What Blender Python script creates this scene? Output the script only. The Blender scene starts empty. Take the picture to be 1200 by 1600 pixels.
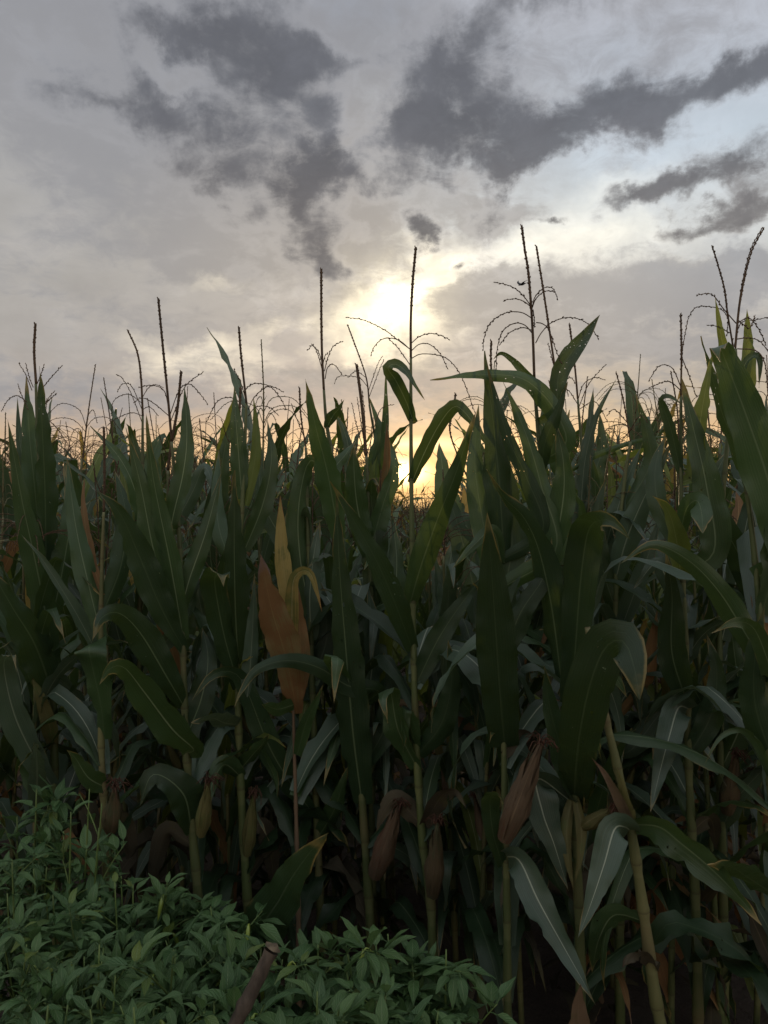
import bpy, math, random
from mathutils import Vector, Matrix
from mathutils.noise import noise as pnoise
R = math.radians
scene = bpy.context.scene
col = scene.collection

# ------------------------------------------------------------------ camera
F = 1256.0            # focal length in pixels of the 1200x1600 photograph
H = 1.55              # eye height
cam_d = bpy.data.cameras.new('camera'); cam = bpy.data.objects.new('camera', cam_d); col.objects.link(cam)
cam.location = (0, 0, H); cam.rotation_euler = (R(90), 0, 0)
cam_d.sensor_fit = 'VERTICAL'; cam_d.sensor_height = 24; cam_d.lens = 24*F/1600
cam_d.clip_start = .05; cam_d.clip_end = 5000
scene.camera = cam
scene.view_settings.view_transform = 'Standard'; scene.view_settings.look = 'None'
scene.view_settings.exposure = 0.0; scene.view_settings.gamma = 1
scene.cycles.max_bounces = 8; scene.cycles.transparent_max_bounces = 8

def P3(px, py, d):
    """the point at depth d (metres along +Y) that the photograph shows at px, py"""
    return Vector(((px-600)/F*d, d, H-(py-800)/F*d))
def lin(r, g, b, k=1.0):
    f = lambda c: ((c/255+.055)/1.055)**2.4 if c > 10 else c/255/12.92
    return (f(r)*k, f(g)*k, f(b)*k, 1)

# ------------------------------------------------------------------ node helper
class NT:
    def __init__(s, tree): s.t = tree; s.l = tree.links
    def put(s, sock, v):
        if v is None: return
        if isinstance(v, bpy.types.NodeSocket): s.l.new(v, sock)
        else: sock.default_value = v
    def n(s, typ, **kw):
        nd = s.t.nodes.new(typ)
        for k, v in kw.items(): setattr(nd, k, v)
        return nd
    def m(s, op, a, b=None, c=None, clamp=False):
        nd = s.n('ShaderNodeMath', operation=op, use_clamp=clamp)
        for i, v in enumerate((a, b, c)): s.put(nd.inputs[i], v)
        return nd.outputs[0]
    def step(s, x, lo, hi):
        nd = s.n('ShaderNodeMapRange', interpolation_type='SMOOTHSTEP')
        s.put(nd.inputs[0], x); s.put(nd.inputs[1], lo); s.put(nd.inputs[2], hi)
        return nd.outputs[0]
    def mix(s, fac, a, b, mode='MIX'):
        nd = s.n('ShaderNodeMix', data_type='RGBA', blend_type=mode)
        s.put(nd.inputs[0], fac); s.put(nd.inputs[6], a); s.put(nd.inputs[7], b)
        return nd.outputs[2]
    def ramp(s, x, stops, interp='LINEAR'):
        nd = s.n('ShaderNodeValToRGB'); cr = nd.color_ramp; cr.interpolation = interp
        cr.elements[0].position = stops[0][0]; cr.elements[0].color = stops[0][1]
        cr.elements[1].position = stops[-1][0]; cr.elements[1].color = stops[-1][1]
        for p, c in stops[1:-1]: cr.elements.new(p).color = c
        s.put(nd.inputs[0], x); return nd.outputs[0]
    def xyz(s, x, y, z):
        nd = s.n('ShaderNodeCombineXYZ')
        for i, v in enumerate((x, y, z)): s.put(nd.inputs[i], v)
        return nd.outputs[0]
    def noise(s, vec, scale, detail=4, rough=.5, dist=0, color=False):
        nd = s.n('ShaderNodeTexNoise'); s.put(nd.inputs['Vector'], vec)
        nd.inputs['Scale'].default_value = scale; nd.inputs['Detail'].default_value = detail
        nd.inputs['Roughness'].default_value = rough; nd.inputs['Distortion'].default_value = dist
        return nd.outputs[1 if color else 0]
    def v(s, op, a, b=None, scale=None):
        nd = s.n('ShaderNodeVectorMath', operation=op)
        s.put(nd.inputs[0], a); s.put(nd.inputs[1], b)
        if scale is not None: s.put(nd.inputs['Scale'], scale)
        return nd.outputs[0]

# ------------------------------------------------------------------ world: evening sky with broken cloud
SUN_AZ = math.atan2(28, F); SUN_EL = math.atan2(62, F)
world = bpy.data.worlds.new('World'); scene.world = world; world.use_nodes = True
world.node_tree.nodes.clear()
w = NT(world.node_tree)
K = 10.0                                   # the Background runs at strength 0.1
tc = w.n('ShaderNodeTexCoord').outputs['Generated']
sp = w.n('ShaderNodeSeparateXYZ'); w.l.new(tc, sp.inputs[0]); dx, dy, dz = sp.outputs
hyp = w.m('SQRT', w.m('ADD', w.m('MULTIPLY', dx, dx), w.m('MULTIPLY', dy, dy)))
az = w.m('ARCTAN2', dx, dy); el = w.m('ARCTAN2', dz, hyp)
def ae(px, py):
    x, z = (px-600)/F, (800-py)/F
    return math.atan2(x, 1), math.atan2(z, math.hypot(x, 1))
flat = w.xyz(az, el, 0)
den = w.m('ADD', w.m('MAXIMUM', dz, 0), .28)
plane = w.xyz(w.m('DIVIDE', dx, den), w.m('DIVIDE', dy, den), 0)        # the cloud sheet overhead, seen in perspective
warp1 = w.v('SUBTRACT', w.noise(plane, 3.2, 5, .55, color=True), (.5, .5, .5))
warp2 = w.v('SUBTRACT', w.noise(flat, 16, 6, .62, color=True), (.5, .5, .5))
wv = w.v('ADD', flat, w.v('ADD', w.v('SCALE', warp1, scale=.085), w.v('SCALE', warp2, scale=.085)))
wv = w.v('MULTIPLY', wv, (1, 1, 0))
wsoft = w.v('MULTIPLY', w.v('ADD', flat, w.v('ADD', w.v('SCALE', warp1, scale=.16), w.v('SCALE', warp2, scale=.05))), (1, 1, 0))
def blob(vec, px, py, rx, ry, rot=0, kind='SPHERICAL'):
    a, e = ae(px, py)
    mp = w.n('ShaderNodeMapping', vector_type='TEXTURE'); w.l.new(vec, mp.inputs[0])
    mp.inputs[1].default_value = (a, e, 0); mp.inputs[2].default_value = (0, 0, R(rot)); mp.inputs[3].default_value = (rx/F, ry/F, 1)
    g = w.n('ShaderNodeTexGradient', gradient_type=kind); w.l.new(mp.outputs[0], g.inputs[0])
    return g.outputs['Fac']
def field(vec, items, start=0.0):
    acc = start
    for px, py, rx, ry, rot, wt in items:
        acc = w.m('MULTIPLY_ADD', blob(vec, px, py, rx, ry, rot), wt, acc)
    return acc
fb = w.noise(plane, 5.5, 9, .58, .3)
fb2 = w.noise(flat, 11, 8, .6, .4)
fbm = w.m('ADD', w.m('MULTIPLY', w.m('SUBTRACT', fb, .5), .9), w.m('MULTIPLY', w.m('SUBTRACT', fb2, .5), .8))

# thin even veil: colours by height, different to the left (overcast) and to the right (open sky)
E = lambda py: ae(600, py)[1]/R(60)
eN = w.m('DIVIDE', w.m('ADD', el, w.m('MULTIPLY', w.m('SUBTRACT', fb2, .5), .05)), R(60), clamp=True)
def S(r, g, b): return lin(r, g, b)
left = w.ramp(eN, [(0, S(226,182,138)), (E(735), S(230,190,150)), (E(690), S(212,184,154)), (E(640), S(184,175,167)), (E(560), S(179,175,171)), (E(450), S(180,177,173)),
                   (E(330), S(177,176,175)), (E(180), S(172,174,178)), (E(20), S(162,166,175)), (1, S(172,173,178))])
right = w.ramp(eN, [(0, S(246,190,125)), (E(735), S(248,203,140)), (E(690), S(238,198,150)), (E(640), S(206,190,166)), (E(560), S(196,189,180)), (E(470), S(208,206,202)),
                    (E(370), S(220,225,226)), (E(260), S(204,216,227)), (E(130), S(196,203,214)), (E(10), S(190,193,202)), (1, S(172,176,184))])
side = w.step(w.m('ADD', az, w.m('MULTIPLY', w.m('SUBTRACT', fb, .5), .5)), ae(470, 0)[0], ae(900, 0)[0])
backside = w.step(dy, -.1, .35)
base = w.mix(w.m('MULTIPLY', side, backside), left, right)
nsk = w.n('ShaderNodeTexSky', sky_type='NISHITA', sun_disc=False)
nsk.sun_elevation = SUN_EL; nsk.sun_rotation = SUN_AZ; nsk.air_density = 1.5; nsk.dust_density = 3.0
base10 = w.mix(.93, nsk.outputs[0], w.v('SCALE', base, scale=K))
# texture of the veil
vt = w.m('MULTIPLY_ADD', fbm, .42, 1.0)
base10 = w.v('SCALE', base10, scale=vt)
# glow of the sun through the gaps
gl_core = w.m('MULTIPLY', w.m('POWER', blob(wv, 614, 484, 150, 118, 0), 1.2), w.m('MULTIPLY_ADD', fbm, 2.2, 1.0, clamp=True))
gl_wide = w.m('POWER', blob(wsoft, 640, 480, 560, 430, 0), 1.7)
gl_str = field(wv, [(330, 568, 150, 34, 8, .5), (250, 535, 90, 26, -20, .25), (420, 512, 70, 18, 25, .35), (345, 440, 60, 20, 10, .22), (810, 400, 200, 46, -5, .36), (690, 430, 90, 50, 0, .2), (930, 360, 160, 40, -5, .3), (1060, 395, 90, 14, 0, .18), (940, 300, 140, 30, 10, .14)])
gl_str = w.m('MULTIPLY', gl_str, w.m('MULTIPLY_ADD', fbm, 2.0, 1.0, clamp=True))
sun_b = w.m('POWER', blob(flat, 628, 738, 60, 30, 0), 1.6)
sun_strip = w.m('MULTIPLY', blob(flat, 640, 694, 230, 15, 0), .9)
sun_wide = w.m('POWER', blob(flat, 660, 745, 640, 135, 0), 1.3)
def addcol(c, fac, rgb, k): return w.v('ADD', c, w.v('SCALE', w.v('SCALE', rgb, scale=k*K), scale=fac))
lit = addcol(base10, gl_core, (1, .86, .52), 1.4)
lit = addcol(lit, gl_wide, (1, .85, .55), .2)
lit = addcol(lit, gl_str, (1, .86, .56), 1.1)
# grey middle cloud
mid = field(wv, [(320, 160, 380, 240, 0, .62), (740, 170, 330, 180, 10, .5), (480, 330, 160, 120, 0, .4), (700, 330, 160, 60, 0, .4), (960, 455, 330, 62, 5, .9), (760, 475, 130, 48, 0, .75), (1120, 430, 200, 55, 10, .7), (1150, 520, 260, 60, 0, .5), (860, 540, 260, 45, 0, .5), (200, 480, 280, 40, -10, .35),
                 (120, 620, 300, 50, 0, .45), (470, 480, 130, 34, 20, .35), (620, 620, 300, 38, 0, .4), (980, 600, 320, 40, 0, .35), (770, 325, 70, 30, 0, .6), (450, 340, 230, 100, 20, .75), (300, 330, 300, 120, 0, .4), (560, 400, 120, 60, 0, .6), (600, 580, 160, 34, 0, .6), (430, 580, 300, 30, 0, .3), (330, 400, 240, 40, 0, .3), (90, 90, 220, 170, 0, .55), (250, 60, 260, 120, 0, .4), (560, 60, 200, 90, 0, .35), (1050, 50, 200, 80, 10, .35)], 0.16)
midm = w.step(w.m('ADD', mid, w.m('ADD', fbm, w.m('MULTIPLY', w.m('SUBTRACT', w.noise(plane, 15, 9, .66, .6), .5), 1.0))), .1, .72)
near_sun = blob(flat, 620, 560, 520, 420, 0)
midcol = w.mix(near_sun, lin(147,147,151), lin(186,174,158))
lowwarm = w.step(el, ae(600, 640)[1], ae(600, 730)[1])
midm = w.m('MULTIPLY', midm, w.m('MULTIPLY_ADD', lowwarm, -.0, w.step(el, ae(600, 745)[1], ae(600, 655)[1])))
lit = w.mix(w.m('MULTIPLY', midm, .72), lit, w.v('SCALE', midcol, scale=K))
lit = addcol(lit, sun_wide, (1, .62, .14), .62)
lit = addcol(lit, sun_strip, (1, .85, .45), .75)
lit = addcol(lit, sun_b, (1, .72, .30), 6.0)
# dark broken cloud
dark = field(wv, [(300, 150, 330, 240, 0, .18), (470, 330, 200, 130, 20, .25), (740, 150, 300, 200, 0, .22), (690, 205, 150, 85, -5, 1.0), (640, 225, 90, 55, 0, .5), (830, 205, 150, 75, 10, .95), (960, 160, 150, 70, 22, .95), (1010, 130, 90, 50, 0, .4), (1110, 135, 170, 48, 14, .95), (1200, 100, 110, 40, 14, .6), (840, 245, 120, 30, 10, .45),
                  (760, 55, 130, 95, 20, .7), (690, 105, 80, 65, 0, .6), (545, 95, 130, 38, 0, .6), (900, 5, 130, 30, 0, .45), (610, 90, 50, 30, 0, .3),
                  (310, 222, 175, 80, -5, 1.0), (450, 190, 170, 100, 0, .55), (415, 50, 130, 110, 0, .85), (175, 145, 120, 55, 0, .75), (250, 40, 170, 60, 10, .5), (280, 92, 60, 40, 0, -.75), (200, 205, 90, 50, 0, -.5), (330, 150, 70, 30, 20, -.35), (520, 30, 70, 60, 0, -.5), (560, 190, 50, 60, 0, -.5), (340, 120, 140, 80, 0, .6), (230, 20, 190, 55, 0, .5), (490, 130, 90, 70, 0, .4), (360, 280, 130, 40, 0, .4),
                  (490, 282, 90, 52, 20, 1.25), (500, 378, 85, 70, 10, 1.0), (690, 60, 60, 40, 0, -.3), (570, 300, 90, 34, 0, .5), (430, 330, 100, 40, 20, .45), (640, 290, 90, 34, 0, .4),
                  (1012, 303, 105, 36, 6, 1.25), (1165, 242, 135, 48, 14, 1.25), (1066, 352, 72, 28, 10, 1.1), (1176, 326, 90, 36, 10, 1.1), (848, 340, 56, 20, 0, 1.2), (668, 370, 48, 42, 0, 1.3), (712, 426, 36, 28, 0, .9), (770, 325, 70, 40, 0, .6)], 0.0)
ragged = w.noise(plane, 12, 10, .66, .5)
darkm = w.step(w.m('ADD', w.m('MULTIPLY', dark, .82), w.m('ADD', w.m('MULTIPLY', fbm, 1.6), w.m('MULTIPLY', w.m('SUBTRACT', ragged, .5), 1.25))), .04, .94)
core = w.step(w.m('ADD', dark, w.m('ADD', w.m('MULTIPLY', fbm, 1.3), w.m('MULTIPLY', w.m('SUBTRACT', ragged, .5), .6))), .2, 1.2)
warmside = w.step(el, ae(600, 150)[1], ae(600, 420)[1])
dcol = w.mix(core, w.mix(warmside, lin(142,144,150), lin(154,149,144)), w.mix(warmside, lin(96,98,105), lin(107,103,103)))
dcol = w.v('SCALE', dcol, scale=w.m('MULTIPLY_ADD', w.m('SUBTRACT', w.m('ADD', w.m('MULTIPLY', fb2, .6), w.m('MULTIPLY', ragged, .6)), .6), 1.1, 1.0))
rim = w.m('MULTIPLY', w.m('MULTIPLY', darkm, w.m('SUBTRACT', 1.0, darkm)), w.m('MULTIPLY_ADD', gl_wide, 1.6, .5))
lit = w.v('SCALE', lit, scale=w.m('ADD', 1.0, rim))
sky = w.mix(w.m('MULTIPLY', darkm, .9), lit, w.v('SCALE', dcol, scale=K))
gain = w.m('ADD', w.m('MULTIPLY_ADD', w.m('SUBTRACT', 1.0, w.step(dy, -.3, .3)), .72, 1.0), w.m('MULTIPLY', w.step(el, .62, .95), .4))   # added brightness in the unseen sky overhead and behind the camera, lifts the foreground
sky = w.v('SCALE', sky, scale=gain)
# below the horizon: earth
sky = w.mix(w.step(el, -.012, -.002), lin(60, 55, 48), sky)
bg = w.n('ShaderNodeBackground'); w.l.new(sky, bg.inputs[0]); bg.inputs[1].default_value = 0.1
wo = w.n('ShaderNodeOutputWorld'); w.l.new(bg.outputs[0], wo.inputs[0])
world.cycles.sampling_method = 'MANUAL'; world.cycles.sample_map_resolution = 512

# the low sun behind the field, veiled by cloud
sd = bpy.data.lights.new('sun', 'SUN'); sd.energy = 2.2; sd.angle = R(.5); sd.color = (1, .72, .42)
sun = bpy.data.objects.new('sun', sd); col.objects.link(sun)
sdir = Vector((math.sin(SUN_AZ)*math.cos(SUN_EL), math.cos(SUN_AZ)*math.cos(SUN_EL), math.sin(SUN_EL)))
sun.rotation_euler = sdir.to_track_quat('Z', 'Y').to_euler()
# ------------------------------------------------------------------ materials
def new_mat(name):
    m = bpy.data.materials.new(name); m.use_nodes = True; m.node_tree.nodes.clear()
    return m, NT(m.node_tree)
def leaf_mat(name, c1, c2, mid, edge=None, transl=.3, rough=.5, spec=.4, edge_amt=.0, blotch=0.0, blotch_col=None, tcol=None, holes=False):
    """blade: long parallel veins, pale midrib, uneven colour, worn edge and tip"""
    m, k = new_mat(name)
    uv = k.n('ShaderNodeTexCoord').outputs['UV']
    s = k.n('ShaderNodeSeparateXYZ'); k.l.new(uv, s.inputs[0]); u, v = s.outputs[0], s.outputs[1]
    pos = k.n('ShaderNodeNewGeometry').outputs['Position']
    rnd = k.n('ShaderNodeObjectInfo').outputs['Random']
    off = k.m('ABSOLUTE', k.m('SUBTRACT', u, .5))
    n1 = k.noise(pos, 9, 5, .6); n2 = k.noise(pos, 60, 3, .5)
    streak = k.noise(k.xyz(k.m('MULTIPLY', u, 26), k.m('MULTIPLY', v, 2.2), rnd), 1.0, 4, .6)
    c = k.mix(k.m('ADD', k.m('MULTIPLY', n1, .6), k.m('MULTIPLY', streak, .5), clamp=True), c1, c2)
    c = k.mix(1, c, k.xyz(*[k.m('MULTIPLY_ADD', rnd, .45, .78)]*3), 'MULTIPLY')
    c = k.mix(k.m('MULTIPLY', k.step(streak, .42, .66), .38), c, k.v('SCALE', c, scale=.55))
    vein = k.m('SINE', k.m('MULTIPLY_ADD', u, 104.0, k.m('MULTIPLY', n1, 3.0)))
    c = k.mix(k.m('MULTIPLY', k.step(vein, .4, 1), .05), c, mid)
    if edge is not None:
        em = k.m('ADD', k.m('MULTIPLY', k.step(off, .3, .5), .5), k.m('MULTIPLY', k.step(v, .72, 1.0), .8))
        em = k.step(k.m('ADD', em, k.m('MULTIPLY', k.m('SUBTRACT', n1, .5), 1.5)), 1.0-edge_amt, 1.35-edge_amt)
        c = k.mix(em, c, edge)
    if blotch_col is not None:
        c = k.mix(k.step(k.m('ADD', k.noise(pos, 6, 5, .65), k.m('MULTIPLY', k.m('SUBTRACT', streak, .5), .5)), .62-blotch, .72-blotch*.5), c, blotch_col)
    width = k.m('MULTIPLY_ADD', v, -.022, .034)
    rib = k.m('SUBTRACT', 1.0, k.step(k.m('DIVIDE', off, width), .55, 1.05))
    c = k.mix(k.m('MULTIPLY', rib, k.m('MULTIPLY_ADD', k.m('FRACT', k.m('MULTIPLY', rnd, 17.3)), .75, .12)), c, mid)
    bs = k.n('ShaderNodeBsdfPrincipled'); k.l.new(c, bs.inputs['Base Color'])
    k.put(bs.inputs['Roughness'], k.m('MULTIPLY_ADD', n2, .25, rough-.1)); bs.inputs['Specular IOR Level'].default_value = spec
    bmp = k.n('ShaderNodeBump'); bmp.inputs['Strength'].default_value = .35; bmp.inputs['Distance'].default_value = .004
    k.put(bmp.inputs['Height'], k.m('ADD', k.m('MULTIPLY', vein, .03), k.m('ADD', k.m('MULTIPLY', streak, .8), k.m('MULTIPLY', n1, 1.5))))
    k.l.new(bmp.outputs[0], bs.inputs['Normal'])
    tr = k.n('ShaderNodeBsdfTranslucent'); k.put(tr.inputs[0], k.mix(.5, k.v('SCALE', c, scale=1.9), tcol or (.15, .19, .02, 1)))
    mx = k.n('ShaderNodeMixShader'); mx.inputs[0].default_value = transl
    k.l.new(bs.outputs[0], mx.inputs[1]); k.l.new(tr.outputs[0], mx.inputs[2])
    out = mx.outputs[0]
    if holes:      # rows of small holes eaten through the rolled young leaf
        hn = k.noise(k.xyz(k.m('MULTIPLY', u, 9), k.m('MULTIPLY', v, 46), k.m('MULTIPLY', rnd, 90)), 1.0, 2, .5)
        on = k.m('MULTIPLY', k.m('GREATER_THAN', hn, .715), k.m('GREATER_THAN', k.m('FRACT', k.m('MULTIPLY', rnd, 7.7)), .35))
        on = k.m('MULTIPLY', on, k.m('MULTIPLY', k.m('GREATER_THAN', v, .3), k.m('LESS_THAN', off, .42)))
        tp = k.n('ShaderNodeBsdfTransparent'); m2 = k.n('ShaderNodeMixShader'); k.l.new(on, m2.inputs[0]); k.l.new(out, m2.inputs[1]); k.l.new(tp.outputs[0], m2.inputs[2]); out = m2.outputs[0]
    o = k.n('ShaderNodeOutputMaterial'); k.l.new(out, o.inputs[0])
    return m
def plain_mat(name, c1, c2, scale=30, rough=.7, bump=.4, dist=.003, stretch=(1, 1, 1), spec=.3, joints=False):
    m, k = new_mat(name)
    pos = k.n('ShaderNodeTexCoord').outputs['Object']; rnd = k.n('ShaderNodeObjectInfo').outputs['Random']
    n1 = k.noise(k.v('MULTIPLY', pos, stretch), scale, 6, .6); n2 = k.noise(pos, scale*.2, 3, .5)
    c = k.mix(k.step(k.m('ADD', k.m('MULTIPLY', n1, .6), k.m('MULTIPLY', n2, .4)), .32, .68), c1, c2)
    c = k.mix(1, c, k.xyz(*[k.m('MULTIPLY_ADD', rnd, .4, .8)]*3), 'MULTIPLY')
    if joints:      # swollen joints: dark ring, paler torn sheath edge above it, brown staining
        uvn = k.n('ShaderNodeTexCoord').outputs['UV']; sx = k.n('ShaderNodeSeparateXYZ'); k.l.new(uvn, sx.inputs[0])
        fr = k.m('FRACT', k.m('ADD', k.m('MULTIPLY', sx.outputs[1], 11.0), k.m('MULTIPLY', k.m('SUBTRACT', n2, .5), .12)))
        c = k.mix(k.m('MULTIPLY', k.step(fr, .72, .76), .2), c, c4(.19,.19,.09))
        c = k.mix(k.m('MULTIPLY', k.step(k.m('ABSOLUTE', k.m('SUBTRACT', fr, .02)), .05, .0), .5), c, c4(.05,.035,.018))
        c = k.mix(k.m('MULTIPLY', k.step(n2, .55, .7), .6), c, c4(.10,.075,.035))
    bs = k.n('ShaderNodeBsdfPrincipled'); k.l.new(c, bs.inputs['Base Color'])
    bs.inputs['Roughness'].default_value = rough; bs.inputs['Specular IOR Level'].default_value = spec
    bmp = k.n('ShaderNodeBump'); bmp.inputs['Strength'].default_value = bump; bmp.inputs['Distance'].default_value = dist
    k.l.new(n1, bmp.inputs['Height']); k.l.new(bmp.outputs[0], bs.inputs['Normal'])
    o = k.n('ShaderNodeOutputMaterial'); k.l.new(bs.outputs[0], o.inputs[0])
    return m
c4 = lambda r, g, b: (r, g, b, 1)
MT = {
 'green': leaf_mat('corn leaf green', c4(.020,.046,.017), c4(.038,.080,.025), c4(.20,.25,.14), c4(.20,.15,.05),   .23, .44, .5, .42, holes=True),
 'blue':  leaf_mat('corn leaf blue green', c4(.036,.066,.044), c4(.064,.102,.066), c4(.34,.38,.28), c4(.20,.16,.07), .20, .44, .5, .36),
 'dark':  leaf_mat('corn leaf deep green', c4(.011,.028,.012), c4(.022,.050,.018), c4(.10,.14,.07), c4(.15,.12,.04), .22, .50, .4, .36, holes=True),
 'lime':  leaf_mat('corn leaf yellow green', c4(.06,.10,.018), c4(.11,.14,.03), c4(.26,.28,.12), c4(.28,.19,.05), .34, .5, .35, .3, tcol=(.30,.32,.04,1)),
 'yellow':leaf_mat('corn leaf yellowing', c4(.22,.17,.045), c4(.30,.22,.07), c4(.36,.30,.16), c4(.26,.13,.05), .3, .6, .25, .45, .1, c4(.09,.11,.03), tcol=(.4,.27,.06,1)),
 'rust':  leaf_mat('corn leaf rusty brown', c4(.12,.064,.028), c4(.24,.135,.055), c4(.34,.22,.09), c4(.13,.09,.075), .28, .65, .2, .35, .12, c4(.15,.12,.05), tcol=(.28,.14,.05,1)),
 'dry':   leaf_mat('corn leaf dry', c4(.13,.085,.05), c4(.22,.155,.10), c4(.26,.20,.13), c4(.09,.055,.035), .22, .75, .15, .3, .08, c4(.10,.09,.04), tcol=(.3,.17,.08,1)),
 'withered': leaf_mat('withered low corn leaf', c4(.036,.034,.023), c4(.078,.067,.045), c4(.12,.095,.06), c4(.05,.035,.022), .15, .8, .1, .3, .1, c4(.06,.055,.025), tcol=(.12,.09,.05,1)),
 'husk':  leaf_mat('dry husk', c4(.060,.042,.027), c4(.14,.100,.062), c4(.17,.12,.07), c4(.045,.03,.02), .12, .7, .2, .4, .1, c4(.09,.05,.03)),
 'husk_pale': leaf_mat('pale husk', c4(.07,.075,.025), c4(.14,.125,.05), c4(.16,.15,.07), c4(.10,.07,.035), .12, .6, .25, .3, .1, c4(.07,.10,.03)),
 'husk_dark': leaf_mat('withered dark husk', c4(.055,.04,.022), c4(.10,.075,.04), c4(.12,.09,.06), c4(.05,.03,.025), .08, .75, .2, .4, .1, c4(.05,.06,.03)),
 'stalk': plain_mat('corn stalk', c4(.045,.066,.020), c4(.085,.100,.036), 22, .5, .3, .002, (1,1,.08), .4, joints=True),
 'stalk_y': plain_mat('corn stalk yellow', c4(.052,.064,.021), c4(.115,.112,.043), 22, .55, .3, .002, (1,1,.08), .4, joints=True),
 'stalk_b': plain_mat('corn stalk dry', c4(.10,.065,.04), c4(.17,.12,.07), 22, .7, .4, .002, (1,1,.08)),
 'tassel': plain_mat('tassel', c4(.050,.030,.018), c4(.11,.070,.038), 160, .8, .4),
 'tassel_g': plain_mat('tassel stem', c4(.075,.075,.03), c4(.12,.095,.045), 90, .7, .3),
 'silk': plain_mat('silk', c4(.035,.016,.010), c4(.09,.04,.022), 120, .8, .5),
 'bark': plain_mat('bark', c4(.036,.028,.020), c4(.115,.088,.064), 46, .85, 1.0, .006, (1,1,.35)),
 'wood': plain_mat('cut wood', c4(.05,.038,.025), c4(.17,.13,.08), 60, .8, .6, .003),
 'pstem': plain_mat('pepper stem', c4(.06,.10,.025), c4(.11,.16,.045), 30, .5, .2),
 'pepper': plain_mat('green pepper', c4(.13,.20,.03), c4(.22,.27,.05), 16, .28, .05, spec=.5),
 'bird': plain_mat('bird', c4(.012,.012,.014), c4(.03,.03,.034), 30, .6, .2),
}
def broad_leaf_mat(name, c1, c2, transl=.22):
    m, k = new_mat(name)
    uv = k.n('ShaderNodeTexCoord').outputs['UV']
    s = k.n('ShaderNodeSeparateXYZ'); k.l.new(uv, s.inputs[0]); u, v = s.outputs[0], s.outputs[1]
    pos = k.n('ShaderNodeNewGeometry').outputs['Position']
    off = k.m('ABSOLUTE', k.m('SUBTRACT', u, .5))
    n1 = k.noise(pos, 7, 4, .6); n2 = k.noise(pos, 45, 4, .6)
    rnd = k.n('ShaderNodeVertexColor'); rnd.layer_name = 'tint'
    sc = k.n('ShaderNodeSeparateColor'); k.l.new(rnd.outputs[0], sc.inputs[0])
    c = k.mix(k.m('ADD', k.m('MULTIPLY', n1, .4), k.m('MULTIPLY', sc.outputs[0], .6)), c1, c2)
    c = k.mix(k.m('MULTIPLY', k.step(sc.outputs[1], .93, 1.0), .7), c, c4(.13,.17,.025))
    orn = k.n('ShaderNodeObjectInfo').outputs['Random']; c = k.mix(k.m('MULTIPLY', orn, .5), c, k.mix(1, c, c4(1.05,.95,.75), 'MULTIPLY'))
    side = k.m('SINE', k.m('MULTIPLY', k.m('SUBTRACT', v, k.m('MULTIPLY', off, .7)), 46.0))
    c = k.mix(k.m('MULTIPLY', k.step(side, .75, 1), .25), c, c4(.16,.22,.10))
    c = k.mix(k.m('MULTIPLY', k.m('SUBTRACT', 1.0, k.step(off, .012, .035)), .6), c, c4(.18,.24,.12))
    bs = k.n('ShaderNodeBsdfPrincipled'); k.l.new(c, bs.inputs['Base Color'])
    k.put(bs.inputs['Roughness'], k.m('MULTIPLY_ADD', n2, .3, .34)); bs.inputs['Specular IOR Level'].default_value = .4
    bmp = k.n('ShaderNodeBump'); bmp.inputs['Strength'].default_value = .5; bmp.inputs['Distance'].default_value = .003
    k.put(bmp.inputs['Height'], k.m('ADD', k.m('MULTIPLY', side, -.4), n2)); k.l.new(bmp.outputs[0], bs.inputs['Normal'])
    tr = k.n('ShaderNodeBsdfTranslucent'); k.put(tr.inputs[0], k.v('SCALE', c, scale=1.8))
    mx = k.n('ShaderNodeMixShader'); mx.inputs[0].default_value = transl
    k.l.new(bs.outputs[0], mx.inputs[1]); k.l.new(tr.outputs[0], mx.inputs[2])
    o = k.n('ShaderNodeOutputMaterial'); k.l.new(mx.outputs[0], o.inputs[0])
    return m
MT['pleaf'] = broad_leaf_mat('pepper leaf', c4(.032,.084,.030), c4(.095,.178,.062))

# ------------------------------------------------------------------ mesh collecting
class MB:
    def __init__(s): s.v = []; s.f = []; s.uv = []; s.tint = []
    def add(s, verts, faces, uvs, tint=(.5, .5, .5)):
        o = len(s.v); s.v += [tuple(p) for p in verts]
        s.f += [tuple(i+o for i in f) for f in faces]; s.uv += uvs; s.tint += [tint]*len(verts)
    def mesh(s, name, mat, tint=False):
        me = bpy.data.meshes.new(name); me.from_pydata(s.v, [], s.f)
        ul = me.uv_layers.new(name='uv')
        vi = [0]*len(me.loops); me.loops.foreach_get('vertex_index', vi)
        flatuv = [c for i in vi for c in s.uv[i]]; ul.data.foreach_set('uv', flatuv)
        if tint:
            ca = me.color_attributes.new('tint', 'FLOAT_COLOR', 'POINT')
            ca.data.foreach_set('color', [c for t in s.tint for c in (*t, 1)])
        me.polygons.foreach_set('use_smooth', [True]*len(me.polygons))
        me.materials.append(MT[mat]); me.update()
        return me
    def build(s, name, mat, parent=None, tint=False):
        o = bpy.data.objects.new(name, s.mesh(name, mat, tint)); col.objects.link(o)
        if parent is not None: o.parent = parent; o.matrix_parent_inverse = Matrix.Translation(-parent.location)
        return o
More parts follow.
